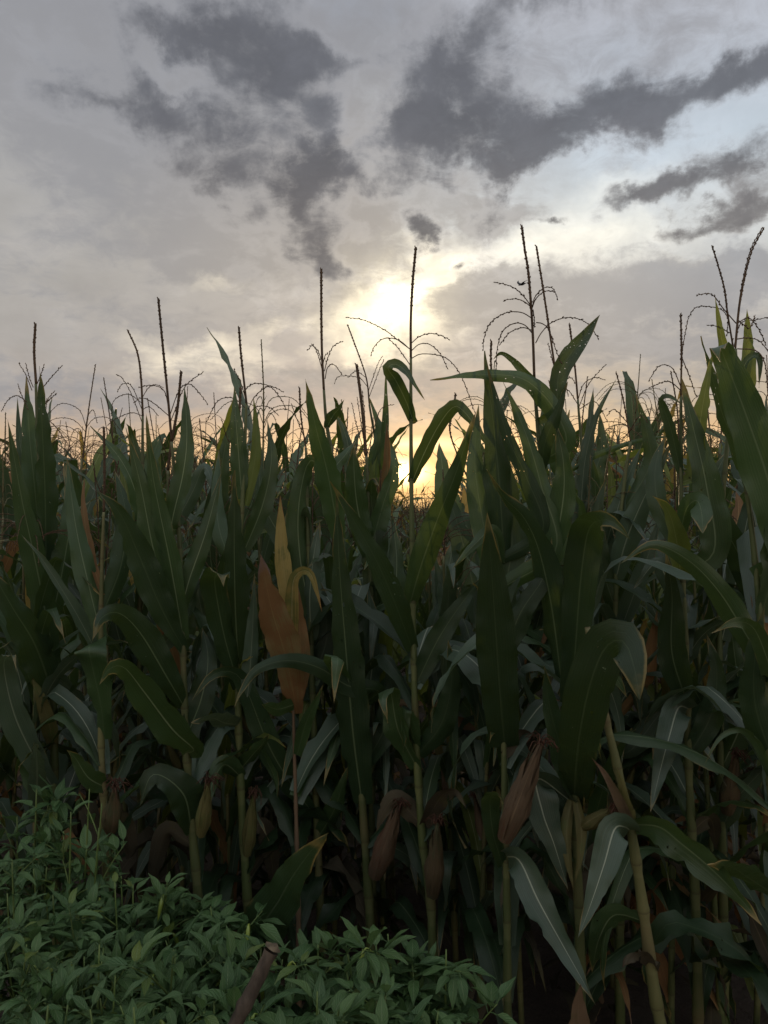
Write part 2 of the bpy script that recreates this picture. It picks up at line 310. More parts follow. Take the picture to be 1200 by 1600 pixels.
def spline(pts, n, vals=None):
    """Catmull-Rom through pts, n even samples; vals (one float per point) are carried along"""
    m = len(pts); P = [pts[0]*2-pts[1]] + list(pts) + [pts[-1]*2-pts[-2]]
    fine, par = [], []
    for i in range(m-1):
        a, b, c, d = P[i:i+4]
        for j in range(12):
            t = j/12
            fine.append(.5*((2*b)+(c-a)*t+(2*a-5*b+4*c-d)*t*t+(3*b-a-3*c+d)*t**3)); par.append(i+t)
    fine.append(Vector(pts[-1])); par.append(m-1)
    L = [0]
    for i in range(1, len(fine)): L.append(L[-1]+(fine[i]-fine[i-1]).length)
    out, q, j = [], [], 0
    for i in range(n):
        s = L[-1]*i/(n-1)
        while j < len(L)-2 and L[j+1] < s: j += 1
        t = (s-L[j])/max(1e-9, L[j+1]-L[j]); out.append(fine[j].lerp(fine[j+1], min(1, max(0, t)))); q.append(par[j]+(par[j+1]-par[j])*t)
    return out, q, L[-1]
def tube(mb, pts, radii, sides=8, cap=True):
    """round rod through pts (already sampled)"""
    n = len(pts); vs, fs, uv = [], [], []
    up = None; cum = 0
    for i, p in enumerate(pts):
        t = (pts[min(i+1, n-1)]-pts[max(i-1, 0)]).normalized()
        if up is None: up = t.orthogonal().normalized()
        up = (up - t*up.dot(t)).normalized(); sd = t.cross(up)
        for j in range(sides):
            a = 2*math.pi*j/sides; vs.append(p+(up*math.cos(a)+sd*math.sin(a))*radii[i]); uv.append((j/sides, i/(n-1)))
    for i in range(n-1):
        for j in range(sides): fs.append((i*sides+j, i*sides+(j+1) % sides, (i+1)*sides+(j+1) % sides, (i+1)*sides+j))
    if cap:
        fs.append(tuple(range(sides-1, -1, -1))); fs.append(tuple((n-1)*sides+j for j in range(sides)))
    mb.add(vs, fs, uv)
def prof(s, base=.5, peak=.3, tip=1.0):
    """blade width along its length: narrow collar, broad third, long point"""
    a = base+(1-base)*math.sin(min(1, s/peak)*math.pi/2)
    b = 1 if s < peak else max(0, 1-((s-peak)/(1-peak))**(1.4*tip))
    return a*b
def blade(mb, pts, width, acrossfn, rng, n=22, m=7, fold=.22, wave=.07, base=.55, peak=.34, tip=1.0, tint=(.5,.5,.5), twist=0):
    """one leaf as a curved, creased, wavy ribbon"""
    P, q, L = spline(pts, n)
    prev = None; vs, fs, uv = [], [], []
    ph = rng.uniform(0, 6); ph2 = rng.uniform(0, 6); k = 2*math.pi*L/rng.uniform(.11, .17)
    fsgn = 1
    A = []
    for i in range(n):
        t = (P[min(i+1, n-1)]-P[max(i-1, 0)]).normalized()
        a = acrossfn(t, i/(n-1)); a = a-t*a.dot(t)
        if prev is None:
            if a.length < 1e-4: a = t.orthogonal()
        else:
            if a.dot(prev) < 0: a = -a
            if a.length < .35:
                pp = prev-t*prev.dot(t); a = a + pp*(.6-a.length)
        a.normalize(); A.append((t, a)); prev = a
    for _ in range(2):
        A = [(A[i][0], (A[max(i-1, 0)][1]+A[i][1]+A[min(i+1, n-1)][1]).normalized()) for i in range(n)]
    for i, (t, a) in enumerate(A):
        s = i/(n-1); nrm = a.cross(t).normalized()
        if i == 0: fsgn = 1 if rng.random() < .5 else -1
        hw = width*.5*prof(s, base, peak, tip)*(1+.09*pnoise((s*7+ph*9, ph2*5, 0))+.03*pnoise((s*26+ph*9, ph2*5, 4)))
        nick = [max(0, pnoise((s*34+ph*3, ph2+w_*7, 9))-.38)*.9 for w_ in (0, 1)]
        tw = twist*s; a2 = a*math.cos(tw)+nrm*math.sin(tw); nrm = a2.cross(t).normalized()
        fl = fold*(1-.5*s)
        for j in range(m):
            x = j/(m-1)*2-1
            e = abs(x)
            wv_ = 1.5*wave*width*(e**2)*(math.sin(k*s+ph+(0 if x < 0 else 2.1))+.5*math.sin(k*2.3*s+ph2+x))*min(1, s*5)*(1-.6*s)
            vs.append(P[i]+a2*(x*hw*(1-.25*fl*e)*(1-(nick[0 if x < 0 else 1] if e > .9 else 0)))+nrm*(fsgn*fl*hw*(e**1.4)+wv_)); uv.append(((x+1)/2, s))
    for i in range(n-1):
        for j in range(m-1): fs.append((i*m+j, i*m+j+1, (i+1)*m+j+1, (i+1)*m+j))
    mb.add(vs, fs, uv, tint)
def tassel_arm(mb, pts, r0, r1, rng, n=26, grain=1.0, bare=.18):
    """a tassel branch: thin axis, bare at its foot, set with small pointed spikelets further up"""
    P, q, L = spline(pts, n)
    tube(mb, P, [r0+(r1-r0)*i/(n-1) for i in range(n)], 5)
    step = .0055*grain; cnt = int(L/step); d0 = int(cnt*bare)
    for c in range(d0, cnt):
        x = c/cnt*(n-1); i = min(n-2, int(x)); p = P[i].lerp(P[i+1], x-i); t = (P[i+1]-P[i]).normalized()
        o = t.orthogonal().normalized(); ang = c*2.4+rng.uniform(-.4, .4); o = Matrix.Rotation(ang, 3, t) @ o
        sz = rng.uniform(.8, 1.25)*.0076*grain**.5; dr = (t*1.0+o*rng.uniform(.12, .42)).normalized(); s2 = dr.cross(o).normalized(); o2 = s2.cross(dr)
        c0 = p+o*(r0*.4); md = c0+dr*sz*.45; wd = sz*.20
        vs = [c0, md+o2*wd, md+s2*wd, md-o2*wd, md-s2*wd, c0+dr*sz]
        mb.add(vs, [(0,1,2),(0,2,3),(0,3,4),(0,4,1),(5,2,1),(5,3,2),(5,4,3),(5,1,4)], [(0,0)]*6)
def stalk_mesh(mb, pts, r0, r1, n=40, nodes=()):
    P, q, L = spline(pts, n)
    rad = []
    for i in range(n):
        s = i/(n-1); r = r0+(r1-r0)*s
        for nd in nodes: r *= 1+.22*math.exp(-((s-nd)/.008)**2)+.10*math.exp(-((s-nd-.02)/.02)**2)
        fr = (s*11) % 1.0
        r *= 1.10-.06*fr if .04 < fr < .74 else 1.0
        rad.append(r)
    tube(mb, P, rad, 9)
def lut(x, tab):
    for (a, u), (b, v) in zip(tab, tab[1:]):
        if x <= b: return u+(v-u)*(x-a)/(b-a)
    return tab[-1][1]
EARP = [(0, .5), (.12, .74), (.32, .92), (.55, .76), (.8, .44), (1.0, .18), (1.3, .08)]
def ear_mesh(mb, a, b, r, rng, open_=.3):
    r *= .9
    """a husked ear: several overlapping pointed husk leaves wrapped round a tapered core"""
    ax = (b-a); L = ax.length; t = ax.normalized(); o = t.orthogonal().normalized(); s2 = t.cross(o)
    core = [a+ax*(i/9) for i in range(10)]
    tube(mb, core, [r*.9*lut(i/9, EARP) for i in range(10)], 8)
    for kf in range(7):
        ang = kf*2*math.pi/7*2+rng.uniform(-.2, .2); ln = rng.uniform(.8, 1.12)
        vs, fs, uv = [], [], []
        for i in range(11):
            s = i/10; rr = r*lut(s*ln, EARP)*(1+kf*.014)+open_*r*max(0, s-.7)*2*(kf % 3)*.6
            hw = 1.0*(1-.8*s**1.6)*(1-s**8)
            for j in range(5):
                aa = ang+(j/4*2-1)*hw
                dn = pnoise((s*5+kf*3.1, j*.9+kf, r*99))
                vs.append(a+ax*(s*ln*(1+.05*dn))+(o*math.cos(aa)+s2*math.sin(aa))*(rr*(1+.22*dn+.06*math.sin(j*3+i+kf)))); uv.append((.2+.15*j, s))
        for i in range(10):
            for j in range(4): fs.append((i*5+j, i*5+j+1, i*5+6+j, i*5+5+j))
        mb.add(vs, fs, uv)
def silk_mesh(mb, b, t, r, rng):
    for k in range(26):
        d = (t+Vector((rng.uniform(-1, 1), rng.uniform(-1, 1), rng.uniform(-1, .6)))*.8).normalized()
        ln = rng.uniform(.02, .05); p1 = b+d*ln*.6; p2 = p1+(d*.6+Vector((rng.uniform(-.6,.6), rng.uniform(-.6,.6), -.9))).normalized()*ln*.7
        P, _, _ = spline([b-t*.012, p1, p2], 6); tube(mb, P, [.0012]*6, 3)
def empty(name, loc, label, cat, group=None):
    o = bpy.data.objects.new(name, None); col.objects.link(o); o.location = loc; o.empty_display_size = .1
    o['label'] = label; o['category'] = cat
    if group: o['group'] = group
    return o
# ------------------------------------------------------------------ the front plants: stalk, tassel, leaves and ears read off the photograph, each at its own depth
FRONT = [
dict(d=2.6, label='leftmost corn plant, stiff upright leaves bunched round a short dark tassel', r=13, st=[(88,1400),(83,1100),(70,900),(60,700),(56,600)],
  ta=[(56,600),(53,550),(55,505)], tr=3.4, br=[[(50,610),(40,585),(29,567)],[(52,605),(46,590),(40,567)],[(58,600),(64,585),(69,570)],[(62,612),(78,592),(97,571)],[(66,640),(76,622),(86,610)],[(66,636),(78,624),(89,614)],[(44,640),(34,618),(28,600)],[(42,628),(26,618),(12,626),(2,643)],[(66,648),(88,668),(103,690),(118,712)]],
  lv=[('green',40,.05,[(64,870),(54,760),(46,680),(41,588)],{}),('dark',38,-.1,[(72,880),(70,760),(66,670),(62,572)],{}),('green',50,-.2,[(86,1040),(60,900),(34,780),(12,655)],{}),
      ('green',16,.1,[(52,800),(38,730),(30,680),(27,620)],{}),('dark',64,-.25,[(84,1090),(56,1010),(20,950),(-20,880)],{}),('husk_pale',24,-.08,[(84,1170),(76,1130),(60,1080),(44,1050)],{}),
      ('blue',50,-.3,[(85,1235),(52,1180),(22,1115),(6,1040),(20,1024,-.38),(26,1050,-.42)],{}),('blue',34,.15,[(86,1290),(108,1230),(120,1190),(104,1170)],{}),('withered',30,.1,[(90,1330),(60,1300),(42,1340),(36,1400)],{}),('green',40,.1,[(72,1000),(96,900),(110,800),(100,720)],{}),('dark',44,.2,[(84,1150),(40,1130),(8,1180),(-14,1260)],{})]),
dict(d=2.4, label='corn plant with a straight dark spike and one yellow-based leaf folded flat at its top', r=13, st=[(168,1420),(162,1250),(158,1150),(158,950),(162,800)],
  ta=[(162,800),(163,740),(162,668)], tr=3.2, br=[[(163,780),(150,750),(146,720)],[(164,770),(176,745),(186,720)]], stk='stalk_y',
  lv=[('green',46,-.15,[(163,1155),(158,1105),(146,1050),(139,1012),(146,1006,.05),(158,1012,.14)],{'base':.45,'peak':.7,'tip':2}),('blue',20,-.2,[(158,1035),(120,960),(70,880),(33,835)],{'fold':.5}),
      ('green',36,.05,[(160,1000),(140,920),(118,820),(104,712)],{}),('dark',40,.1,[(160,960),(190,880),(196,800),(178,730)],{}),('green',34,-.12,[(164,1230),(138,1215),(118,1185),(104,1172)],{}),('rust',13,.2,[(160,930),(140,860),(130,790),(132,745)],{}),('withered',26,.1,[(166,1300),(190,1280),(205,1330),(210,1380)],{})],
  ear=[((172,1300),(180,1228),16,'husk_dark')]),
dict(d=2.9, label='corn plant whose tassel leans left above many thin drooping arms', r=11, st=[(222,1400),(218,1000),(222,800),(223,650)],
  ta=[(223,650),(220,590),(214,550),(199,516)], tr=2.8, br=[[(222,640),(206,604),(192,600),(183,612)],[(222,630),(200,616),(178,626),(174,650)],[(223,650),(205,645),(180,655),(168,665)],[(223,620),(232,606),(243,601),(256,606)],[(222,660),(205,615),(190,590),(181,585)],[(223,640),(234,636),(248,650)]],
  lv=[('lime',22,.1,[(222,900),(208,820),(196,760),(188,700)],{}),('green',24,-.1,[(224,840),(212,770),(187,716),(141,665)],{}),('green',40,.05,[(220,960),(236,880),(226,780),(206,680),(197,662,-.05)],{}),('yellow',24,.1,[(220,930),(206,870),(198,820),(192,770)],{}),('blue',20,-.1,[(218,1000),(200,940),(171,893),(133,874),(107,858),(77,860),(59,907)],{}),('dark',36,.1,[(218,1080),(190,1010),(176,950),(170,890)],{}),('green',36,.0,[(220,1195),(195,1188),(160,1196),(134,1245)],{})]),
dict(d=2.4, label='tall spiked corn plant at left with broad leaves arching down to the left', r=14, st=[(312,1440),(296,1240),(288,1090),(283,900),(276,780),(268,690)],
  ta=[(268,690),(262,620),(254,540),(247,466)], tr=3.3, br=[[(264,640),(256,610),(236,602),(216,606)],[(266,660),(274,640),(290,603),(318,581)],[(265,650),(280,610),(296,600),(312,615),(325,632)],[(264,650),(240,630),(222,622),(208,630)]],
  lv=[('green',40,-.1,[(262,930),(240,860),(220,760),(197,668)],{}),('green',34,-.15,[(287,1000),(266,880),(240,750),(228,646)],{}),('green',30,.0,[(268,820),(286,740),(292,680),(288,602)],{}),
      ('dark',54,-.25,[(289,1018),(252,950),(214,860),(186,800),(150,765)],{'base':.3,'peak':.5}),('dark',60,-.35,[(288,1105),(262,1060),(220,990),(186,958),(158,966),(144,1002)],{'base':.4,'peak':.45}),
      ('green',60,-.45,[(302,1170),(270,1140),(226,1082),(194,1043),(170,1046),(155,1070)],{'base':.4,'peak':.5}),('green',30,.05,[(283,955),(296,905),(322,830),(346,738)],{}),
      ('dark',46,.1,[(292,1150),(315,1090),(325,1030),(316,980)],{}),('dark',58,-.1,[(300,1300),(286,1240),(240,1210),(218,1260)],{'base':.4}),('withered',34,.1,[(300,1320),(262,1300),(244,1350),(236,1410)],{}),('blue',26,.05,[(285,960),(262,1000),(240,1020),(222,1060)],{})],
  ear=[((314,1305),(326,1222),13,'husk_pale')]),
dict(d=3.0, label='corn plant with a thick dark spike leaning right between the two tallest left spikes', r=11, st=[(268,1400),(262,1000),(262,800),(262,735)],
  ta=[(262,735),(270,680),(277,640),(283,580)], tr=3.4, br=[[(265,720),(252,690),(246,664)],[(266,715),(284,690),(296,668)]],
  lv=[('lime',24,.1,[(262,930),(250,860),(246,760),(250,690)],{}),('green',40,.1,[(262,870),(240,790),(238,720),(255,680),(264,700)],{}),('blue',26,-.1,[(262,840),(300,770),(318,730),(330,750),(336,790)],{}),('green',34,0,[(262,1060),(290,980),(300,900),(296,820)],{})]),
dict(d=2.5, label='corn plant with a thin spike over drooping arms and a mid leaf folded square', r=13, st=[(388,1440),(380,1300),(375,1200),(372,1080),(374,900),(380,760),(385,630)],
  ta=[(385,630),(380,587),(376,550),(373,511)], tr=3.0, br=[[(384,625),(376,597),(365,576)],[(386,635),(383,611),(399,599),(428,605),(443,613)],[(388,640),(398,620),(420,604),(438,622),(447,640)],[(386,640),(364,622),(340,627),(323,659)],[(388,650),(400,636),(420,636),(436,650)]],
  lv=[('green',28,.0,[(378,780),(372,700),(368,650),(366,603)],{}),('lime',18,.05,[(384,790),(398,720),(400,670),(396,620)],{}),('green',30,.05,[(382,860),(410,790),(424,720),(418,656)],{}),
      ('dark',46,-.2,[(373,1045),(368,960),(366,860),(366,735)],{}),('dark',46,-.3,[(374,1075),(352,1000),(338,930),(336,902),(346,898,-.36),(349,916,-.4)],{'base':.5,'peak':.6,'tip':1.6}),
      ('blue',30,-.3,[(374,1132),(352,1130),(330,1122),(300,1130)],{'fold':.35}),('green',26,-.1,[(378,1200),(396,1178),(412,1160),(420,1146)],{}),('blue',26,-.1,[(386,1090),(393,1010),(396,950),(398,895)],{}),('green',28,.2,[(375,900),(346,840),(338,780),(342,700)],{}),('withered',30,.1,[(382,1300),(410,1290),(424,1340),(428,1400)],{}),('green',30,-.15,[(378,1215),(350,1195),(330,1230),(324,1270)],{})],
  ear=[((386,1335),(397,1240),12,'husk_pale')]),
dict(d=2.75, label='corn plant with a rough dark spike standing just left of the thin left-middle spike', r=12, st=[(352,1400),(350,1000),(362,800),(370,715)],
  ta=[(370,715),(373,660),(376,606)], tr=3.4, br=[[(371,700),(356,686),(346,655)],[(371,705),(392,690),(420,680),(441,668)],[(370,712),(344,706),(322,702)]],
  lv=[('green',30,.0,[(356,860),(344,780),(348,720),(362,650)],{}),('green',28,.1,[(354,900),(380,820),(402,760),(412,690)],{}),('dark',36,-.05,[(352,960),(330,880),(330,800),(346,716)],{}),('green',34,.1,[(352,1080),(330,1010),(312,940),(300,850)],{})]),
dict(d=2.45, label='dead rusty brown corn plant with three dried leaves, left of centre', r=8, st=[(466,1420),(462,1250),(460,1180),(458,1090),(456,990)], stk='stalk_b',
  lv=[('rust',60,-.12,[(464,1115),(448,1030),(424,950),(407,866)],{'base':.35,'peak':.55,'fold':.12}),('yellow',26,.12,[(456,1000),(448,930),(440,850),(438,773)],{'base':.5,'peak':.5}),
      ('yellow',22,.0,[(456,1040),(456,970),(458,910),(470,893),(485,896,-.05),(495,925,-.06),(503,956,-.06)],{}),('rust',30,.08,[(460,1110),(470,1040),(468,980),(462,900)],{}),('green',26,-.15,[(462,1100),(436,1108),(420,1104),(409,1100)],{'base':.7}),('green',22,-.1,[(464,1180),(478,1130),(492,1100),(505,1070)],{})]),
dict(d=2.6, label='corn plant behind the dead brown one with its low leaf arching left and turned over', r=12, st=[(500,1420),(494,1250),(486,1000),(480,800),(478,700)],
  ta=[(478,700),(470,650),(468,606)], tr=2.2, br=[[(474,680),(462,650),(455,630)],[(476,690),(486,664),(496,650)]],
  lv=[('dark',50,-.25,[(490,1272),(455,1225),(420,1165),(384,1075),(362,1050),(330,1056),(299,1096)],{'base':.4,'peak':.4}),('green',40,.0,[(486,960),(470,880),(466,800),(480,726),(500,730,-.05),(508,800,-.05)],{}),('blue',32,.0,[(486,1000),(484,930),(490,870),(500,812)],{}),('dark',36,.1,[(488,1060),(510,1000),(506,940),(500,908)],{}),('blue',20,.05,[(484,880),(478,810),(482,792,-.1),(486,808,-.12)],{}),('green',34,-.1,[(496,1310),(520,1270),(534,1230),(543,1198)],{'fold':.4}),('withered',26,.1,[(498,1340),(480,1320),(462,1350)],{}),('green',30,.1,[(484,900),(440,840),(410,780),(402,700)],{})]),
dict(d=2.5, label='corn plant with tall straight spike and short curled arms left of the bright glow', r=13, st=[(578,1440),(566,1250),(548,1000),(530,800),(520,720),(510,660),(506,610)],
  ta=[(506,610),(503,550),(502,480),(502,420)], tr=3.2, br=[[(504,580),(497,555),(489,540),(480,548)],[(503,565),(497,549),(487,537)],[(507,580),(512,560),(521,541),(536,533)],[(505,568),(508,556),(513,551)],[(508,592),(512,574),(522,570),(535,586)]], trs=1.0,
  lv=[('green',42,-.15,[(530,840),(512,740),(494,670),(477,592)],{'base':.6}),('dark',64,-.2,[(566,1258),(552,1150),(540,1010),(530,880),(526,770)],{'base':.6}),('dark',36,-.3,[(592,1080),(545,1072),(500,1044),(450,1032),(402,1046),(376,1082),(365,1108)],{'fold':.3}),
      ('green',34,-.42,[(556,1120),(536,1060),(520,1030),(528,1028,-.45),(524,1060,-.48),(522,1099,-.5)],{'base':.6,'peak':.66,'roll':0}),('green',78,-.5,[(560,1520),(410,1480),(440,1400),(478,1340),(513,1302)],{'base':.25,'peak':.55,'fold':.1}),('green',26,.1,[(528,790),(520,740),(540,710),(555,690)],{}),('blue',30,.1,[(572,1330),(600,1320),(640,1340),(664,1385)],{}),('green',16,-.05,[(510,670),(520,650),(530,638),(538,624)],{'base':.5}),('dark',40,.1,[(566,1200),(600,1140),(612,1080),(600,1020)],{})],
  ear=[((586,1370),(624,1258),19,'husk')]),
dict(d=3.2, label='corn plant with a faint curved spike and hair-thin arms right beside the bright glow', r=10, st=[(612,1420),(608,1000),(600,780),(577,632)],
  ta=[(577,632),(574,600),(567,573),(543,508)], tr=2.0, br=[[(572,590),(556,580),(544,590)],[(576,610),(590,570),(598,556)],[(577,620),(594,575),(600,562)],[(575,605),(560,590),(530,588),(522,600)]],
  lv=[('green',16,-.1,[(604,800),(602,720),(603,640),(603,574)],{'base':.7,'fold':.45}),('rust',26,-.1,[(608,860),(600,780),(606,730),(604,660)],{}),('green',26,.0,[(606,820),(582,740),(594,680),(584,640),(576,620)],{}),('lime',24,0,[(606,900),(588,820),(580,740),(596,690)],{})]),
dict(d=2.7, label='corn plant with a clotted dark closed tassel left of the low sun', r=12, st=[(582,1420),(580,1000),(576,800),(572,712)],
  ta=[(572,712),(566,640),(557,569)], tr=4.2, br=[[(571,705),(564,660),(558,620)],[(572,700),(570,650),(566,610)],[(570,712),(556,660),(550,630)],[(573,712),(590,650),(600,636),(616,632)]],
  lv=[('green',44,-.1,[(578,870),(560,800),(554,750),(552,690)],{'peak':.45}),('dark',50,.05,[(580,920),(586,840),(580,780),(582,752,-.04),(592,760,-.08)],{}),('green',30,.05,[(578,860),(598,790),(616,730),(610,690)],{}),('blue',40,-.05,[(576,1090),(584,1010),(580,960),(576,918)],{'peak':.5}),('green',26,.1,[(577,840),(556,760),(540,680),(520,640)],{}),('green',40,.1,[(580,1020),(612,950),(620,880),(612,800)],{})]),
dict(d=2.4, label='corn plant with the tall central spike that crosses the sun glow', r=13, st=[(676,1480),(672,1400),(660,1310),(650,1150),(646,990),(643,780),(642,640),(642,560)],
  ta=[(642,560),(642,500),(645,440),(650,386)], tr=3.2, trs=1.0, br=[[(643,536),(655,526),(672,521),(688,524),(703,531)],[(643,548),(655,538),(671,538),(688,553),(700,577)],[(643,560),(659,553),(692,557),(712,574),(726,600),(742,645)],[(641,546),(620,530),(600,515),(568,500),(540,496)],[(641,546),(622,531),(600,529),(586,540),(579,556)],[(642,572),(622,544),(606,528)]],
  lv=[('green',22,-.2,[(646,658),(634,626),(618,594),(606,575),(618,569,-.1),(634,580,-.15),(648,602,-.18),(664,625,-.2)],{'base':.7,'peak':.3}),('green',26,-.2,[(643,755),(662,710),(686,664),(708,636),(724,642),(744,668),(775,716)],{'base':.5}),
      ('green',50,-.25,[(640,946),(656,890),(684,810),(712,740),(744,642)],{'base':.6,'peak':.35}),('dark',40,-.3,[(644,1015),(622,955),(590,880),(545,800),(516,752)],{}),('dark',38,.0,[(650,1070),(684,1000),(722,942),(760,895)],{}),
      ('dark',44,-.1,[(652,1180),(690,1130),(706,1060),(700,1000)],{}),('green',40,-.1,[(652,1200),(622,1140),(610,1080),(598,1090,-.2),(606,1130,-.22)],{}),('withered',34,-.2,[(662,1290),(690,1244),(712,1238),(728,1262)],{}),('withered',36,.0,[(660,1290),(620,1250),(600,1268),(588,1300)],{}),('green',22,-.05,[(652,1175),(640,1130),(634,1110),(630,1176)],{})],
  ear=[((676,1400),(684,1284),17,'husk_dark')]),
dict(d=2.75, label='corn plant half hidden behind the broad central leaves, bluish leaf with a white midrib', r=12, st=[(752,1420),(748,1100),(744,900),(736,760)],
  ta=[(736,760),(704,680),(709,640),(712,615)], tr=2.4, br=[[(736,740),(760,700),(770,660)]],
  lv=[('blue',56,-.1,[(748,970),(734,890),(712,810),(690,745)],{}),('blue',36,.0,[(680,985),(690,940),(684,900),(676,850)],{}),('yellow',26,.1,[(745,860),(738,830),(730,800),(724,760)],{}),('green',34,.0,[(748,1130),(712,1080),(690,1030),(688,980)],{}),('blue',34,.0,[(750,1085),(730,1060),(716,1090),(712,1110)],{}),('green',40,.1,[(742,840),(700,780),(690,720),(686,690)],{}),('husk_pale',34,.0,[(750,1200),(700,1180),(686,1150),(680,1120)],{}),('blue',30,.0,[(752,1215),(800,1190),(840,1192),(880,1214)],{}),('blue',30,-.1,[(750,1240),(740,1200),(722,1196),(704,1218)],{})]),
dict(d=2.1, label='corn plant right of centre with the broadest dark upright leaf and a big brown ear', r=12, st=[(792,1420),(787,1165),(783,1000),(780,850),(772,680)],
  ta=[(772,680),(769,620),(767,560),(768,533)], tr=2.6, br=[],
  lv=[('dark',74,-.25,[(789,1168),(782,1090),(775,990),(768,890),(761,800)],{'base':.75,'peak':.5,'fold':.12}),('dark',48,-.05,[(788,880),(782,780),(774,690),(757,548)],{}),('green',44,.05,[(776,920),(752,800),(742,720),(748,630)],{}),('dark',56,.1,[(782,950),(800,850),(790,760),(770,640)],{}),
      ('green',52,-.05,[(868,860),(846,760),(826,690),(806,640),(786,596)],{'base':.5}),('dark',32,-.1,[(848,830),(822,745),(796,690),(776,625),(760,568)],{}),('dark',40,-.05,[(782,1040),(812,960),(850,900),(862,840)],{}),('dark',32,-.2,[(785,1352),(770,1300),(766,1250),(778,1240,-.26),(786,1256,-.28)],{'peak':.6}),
      ('blue',60,-.3,[(790,1338),(812,1345),(840,1405),(880,1478),(912,1535),(930,1570)],{'base':.7,'peak':.35}),('withered',26,.1,[(786,1180),(812,1150),(830,1160),(836,1190)],{}),('green',22,-.1,[(784,880),(770,830),(742,850),(706,890)],{'fold':.4})],
  ear=[((788,1312),(846,1160),22,'husk')]),
dict(d=2.1, label='tallest corn plant, its open tassel with long arching arms beside the bird', r=15, st=[(906,1470),(897,1250),(886,1080),(864,850),(848,740),(838,640),(835,590)],
  ta=[(835,590),(832,510),(826,430),(820,390),(815,352)], tr=3.4, trs=1.0, br=[[(832,482),(820,465),(805,451),(788,444),(771,441)],[(830,480),(820,472),(806,467),(787,469)],[(832,480),(836,464),(850,450),(864,451),(872,469)],[(832,480),(838,466),(852,455),(868,456)],[(831,497),(814,488),(790,489),(766,505),(756,530),(755,548)],[(831,520),(820,508),(804,505),(786,517),(777,545),(775,582)],[(831,516),(816,512),(796,520),(780,540)],[(837,536),(846,520),(862,504),(888,496),(916,504),(936,530)],[(838,504),(848,506),(858,516),(868,545),(877,568)],[(833,484),(835,500),(835,512)]],
  lv=[('green',38,-.1,[(884,694),(872,650),(846,614),(812,590),(760,585),(720,587),(672,594)],{'base':.6,'fold':.35,'peak':.25}),('green',12,.05,[(839,600),(822,584),(800,562),(783,552),(770,562)],{'base':.9,'fold':.4}),('dark',56,-.15,[(877,1065),(862,950),(842,860),(818,808),(787,777),(760,732)],{}),('green',30,.0,[(868,640),(872,590),(890,555),(914,525),(938,491)],{'base':.35,'peak':.55}),('dark',24,-.1,[(844,740),(852,690),(870,645),(887,596)],{}),
      ('dark',66,-.3,[(893,1095),(900,1000),(908,900),(920,828),(944,812,-.34),(964,820,-.38),(984,842,-.4)],{'base':.7,'peak':.66,'roll':.1}),('dark',78,-.35,[(897,1246),(904,1160,-.2),(922,1070,-.32),(946,1012,-.36),(974,1002,-.42),(990,1040,-.46),(1000,1096,-.48)],{'base':.7,'peak':.74,'fold':.1,'tip':1.3,'roll':.1}),
      ('dark',50,-.15,[(897,1240),(880,1180),(860,1110),(850,1040)],{}),('green',44,-.05,[(866,860),(880,780),(880,720),(868,660)],{}),('blue',58,-.05,[(840,1216),(848,1270),(866,1320),(888,1392)],{'base':.5,'peak':.4}),('husk_pale',20,-.06,[(896,1242),(886,1290),(888,1340),(896,1390)],{'fold':.6}),('husk_pale',18,-.06,[(898,1242),(908,1290),(906,1340),(898,1380)],{'fold':.6}),('green',26,.05,[(896,1060),(930,1040),(962,1060),(980,1090)],{})],
  ear=[((912,1292),(956,1264),13,'husk_pale')]),
dict(d=2.5, label='corn plant with a bare leaning spike just right of the tallest tassel', r=12, st=[(925,1440),(912,1100),(895,850),(880,700),(872,610)],
  ta=[(872,610),(862,540),(850,460),(838,384)], tr=2.9, br=[[(866,575),(860,550),(856,536)],[(872,605),(890,590),(900,600)],[(872,600),(880,585),(888,620)]],
  lv=[('blue',32,-.05,[(895,860),(904,780),(918,690),(927,606)],{}),('blue',16,-.1,[(905,810),(914,720),(932,650),(964,590)],{'fold':.4}),('blue',34,-.1,[(940,900),(950,850),(976,760),(1005,690)],{}),('green',30,.0,[(900,900),(926,830),(930,760),(922,700)],{}),('green',10,-.05,[(900,730),(935,710),(1000,688),(1064,680)],{'fold':.5}),('blue',30,-.05,[(912,960),(930,880),(926,800),(910,740)],{}),('green',44,.05,[(914,1050),(876,960),(856,900),(842,860)],{}),('green',24,0,[(884,760),(862,700),(850,660),(852,620)],{})]),
dict(d=2.8, label='corn plant with a stubby dark spike standing behind the raised grey-green leaf', r=11, st=[(918,1400),(916,1000),(912,760),(903,625)],
  ta=[(903,625),(898,570),(890,507)], tr=2.6, br=[[(903,625),(912,600),(930,590),(946,594)],[(903,640),(920,600),(947,569)],[(903,632),(888,610),(876,612)],[(904,640),(930,628),(950,660)]],
  lv=[('green',30,0,[(914,820),(930,740),(940,700),(936,640)],{}),('green',34,.05,[(914,860),(890,780),(880,700),(890,640)],{}),('lime',22,0,[(915,900),(950,820),(956,760),(948,710)],{})]),
dict(d=2.4, label='corn plant with long blue-green upright leaves right of the tallest plant', r=13, st=[(968,1420),(964,1100),(962,900),(975,760),(985,690)],
  ta=[(985,690),(975,630),(963,583)], tr=2.0, br=[[(980,660),(960,640),(948,650)],[(983,675),(1000,650),(1012,660)]],
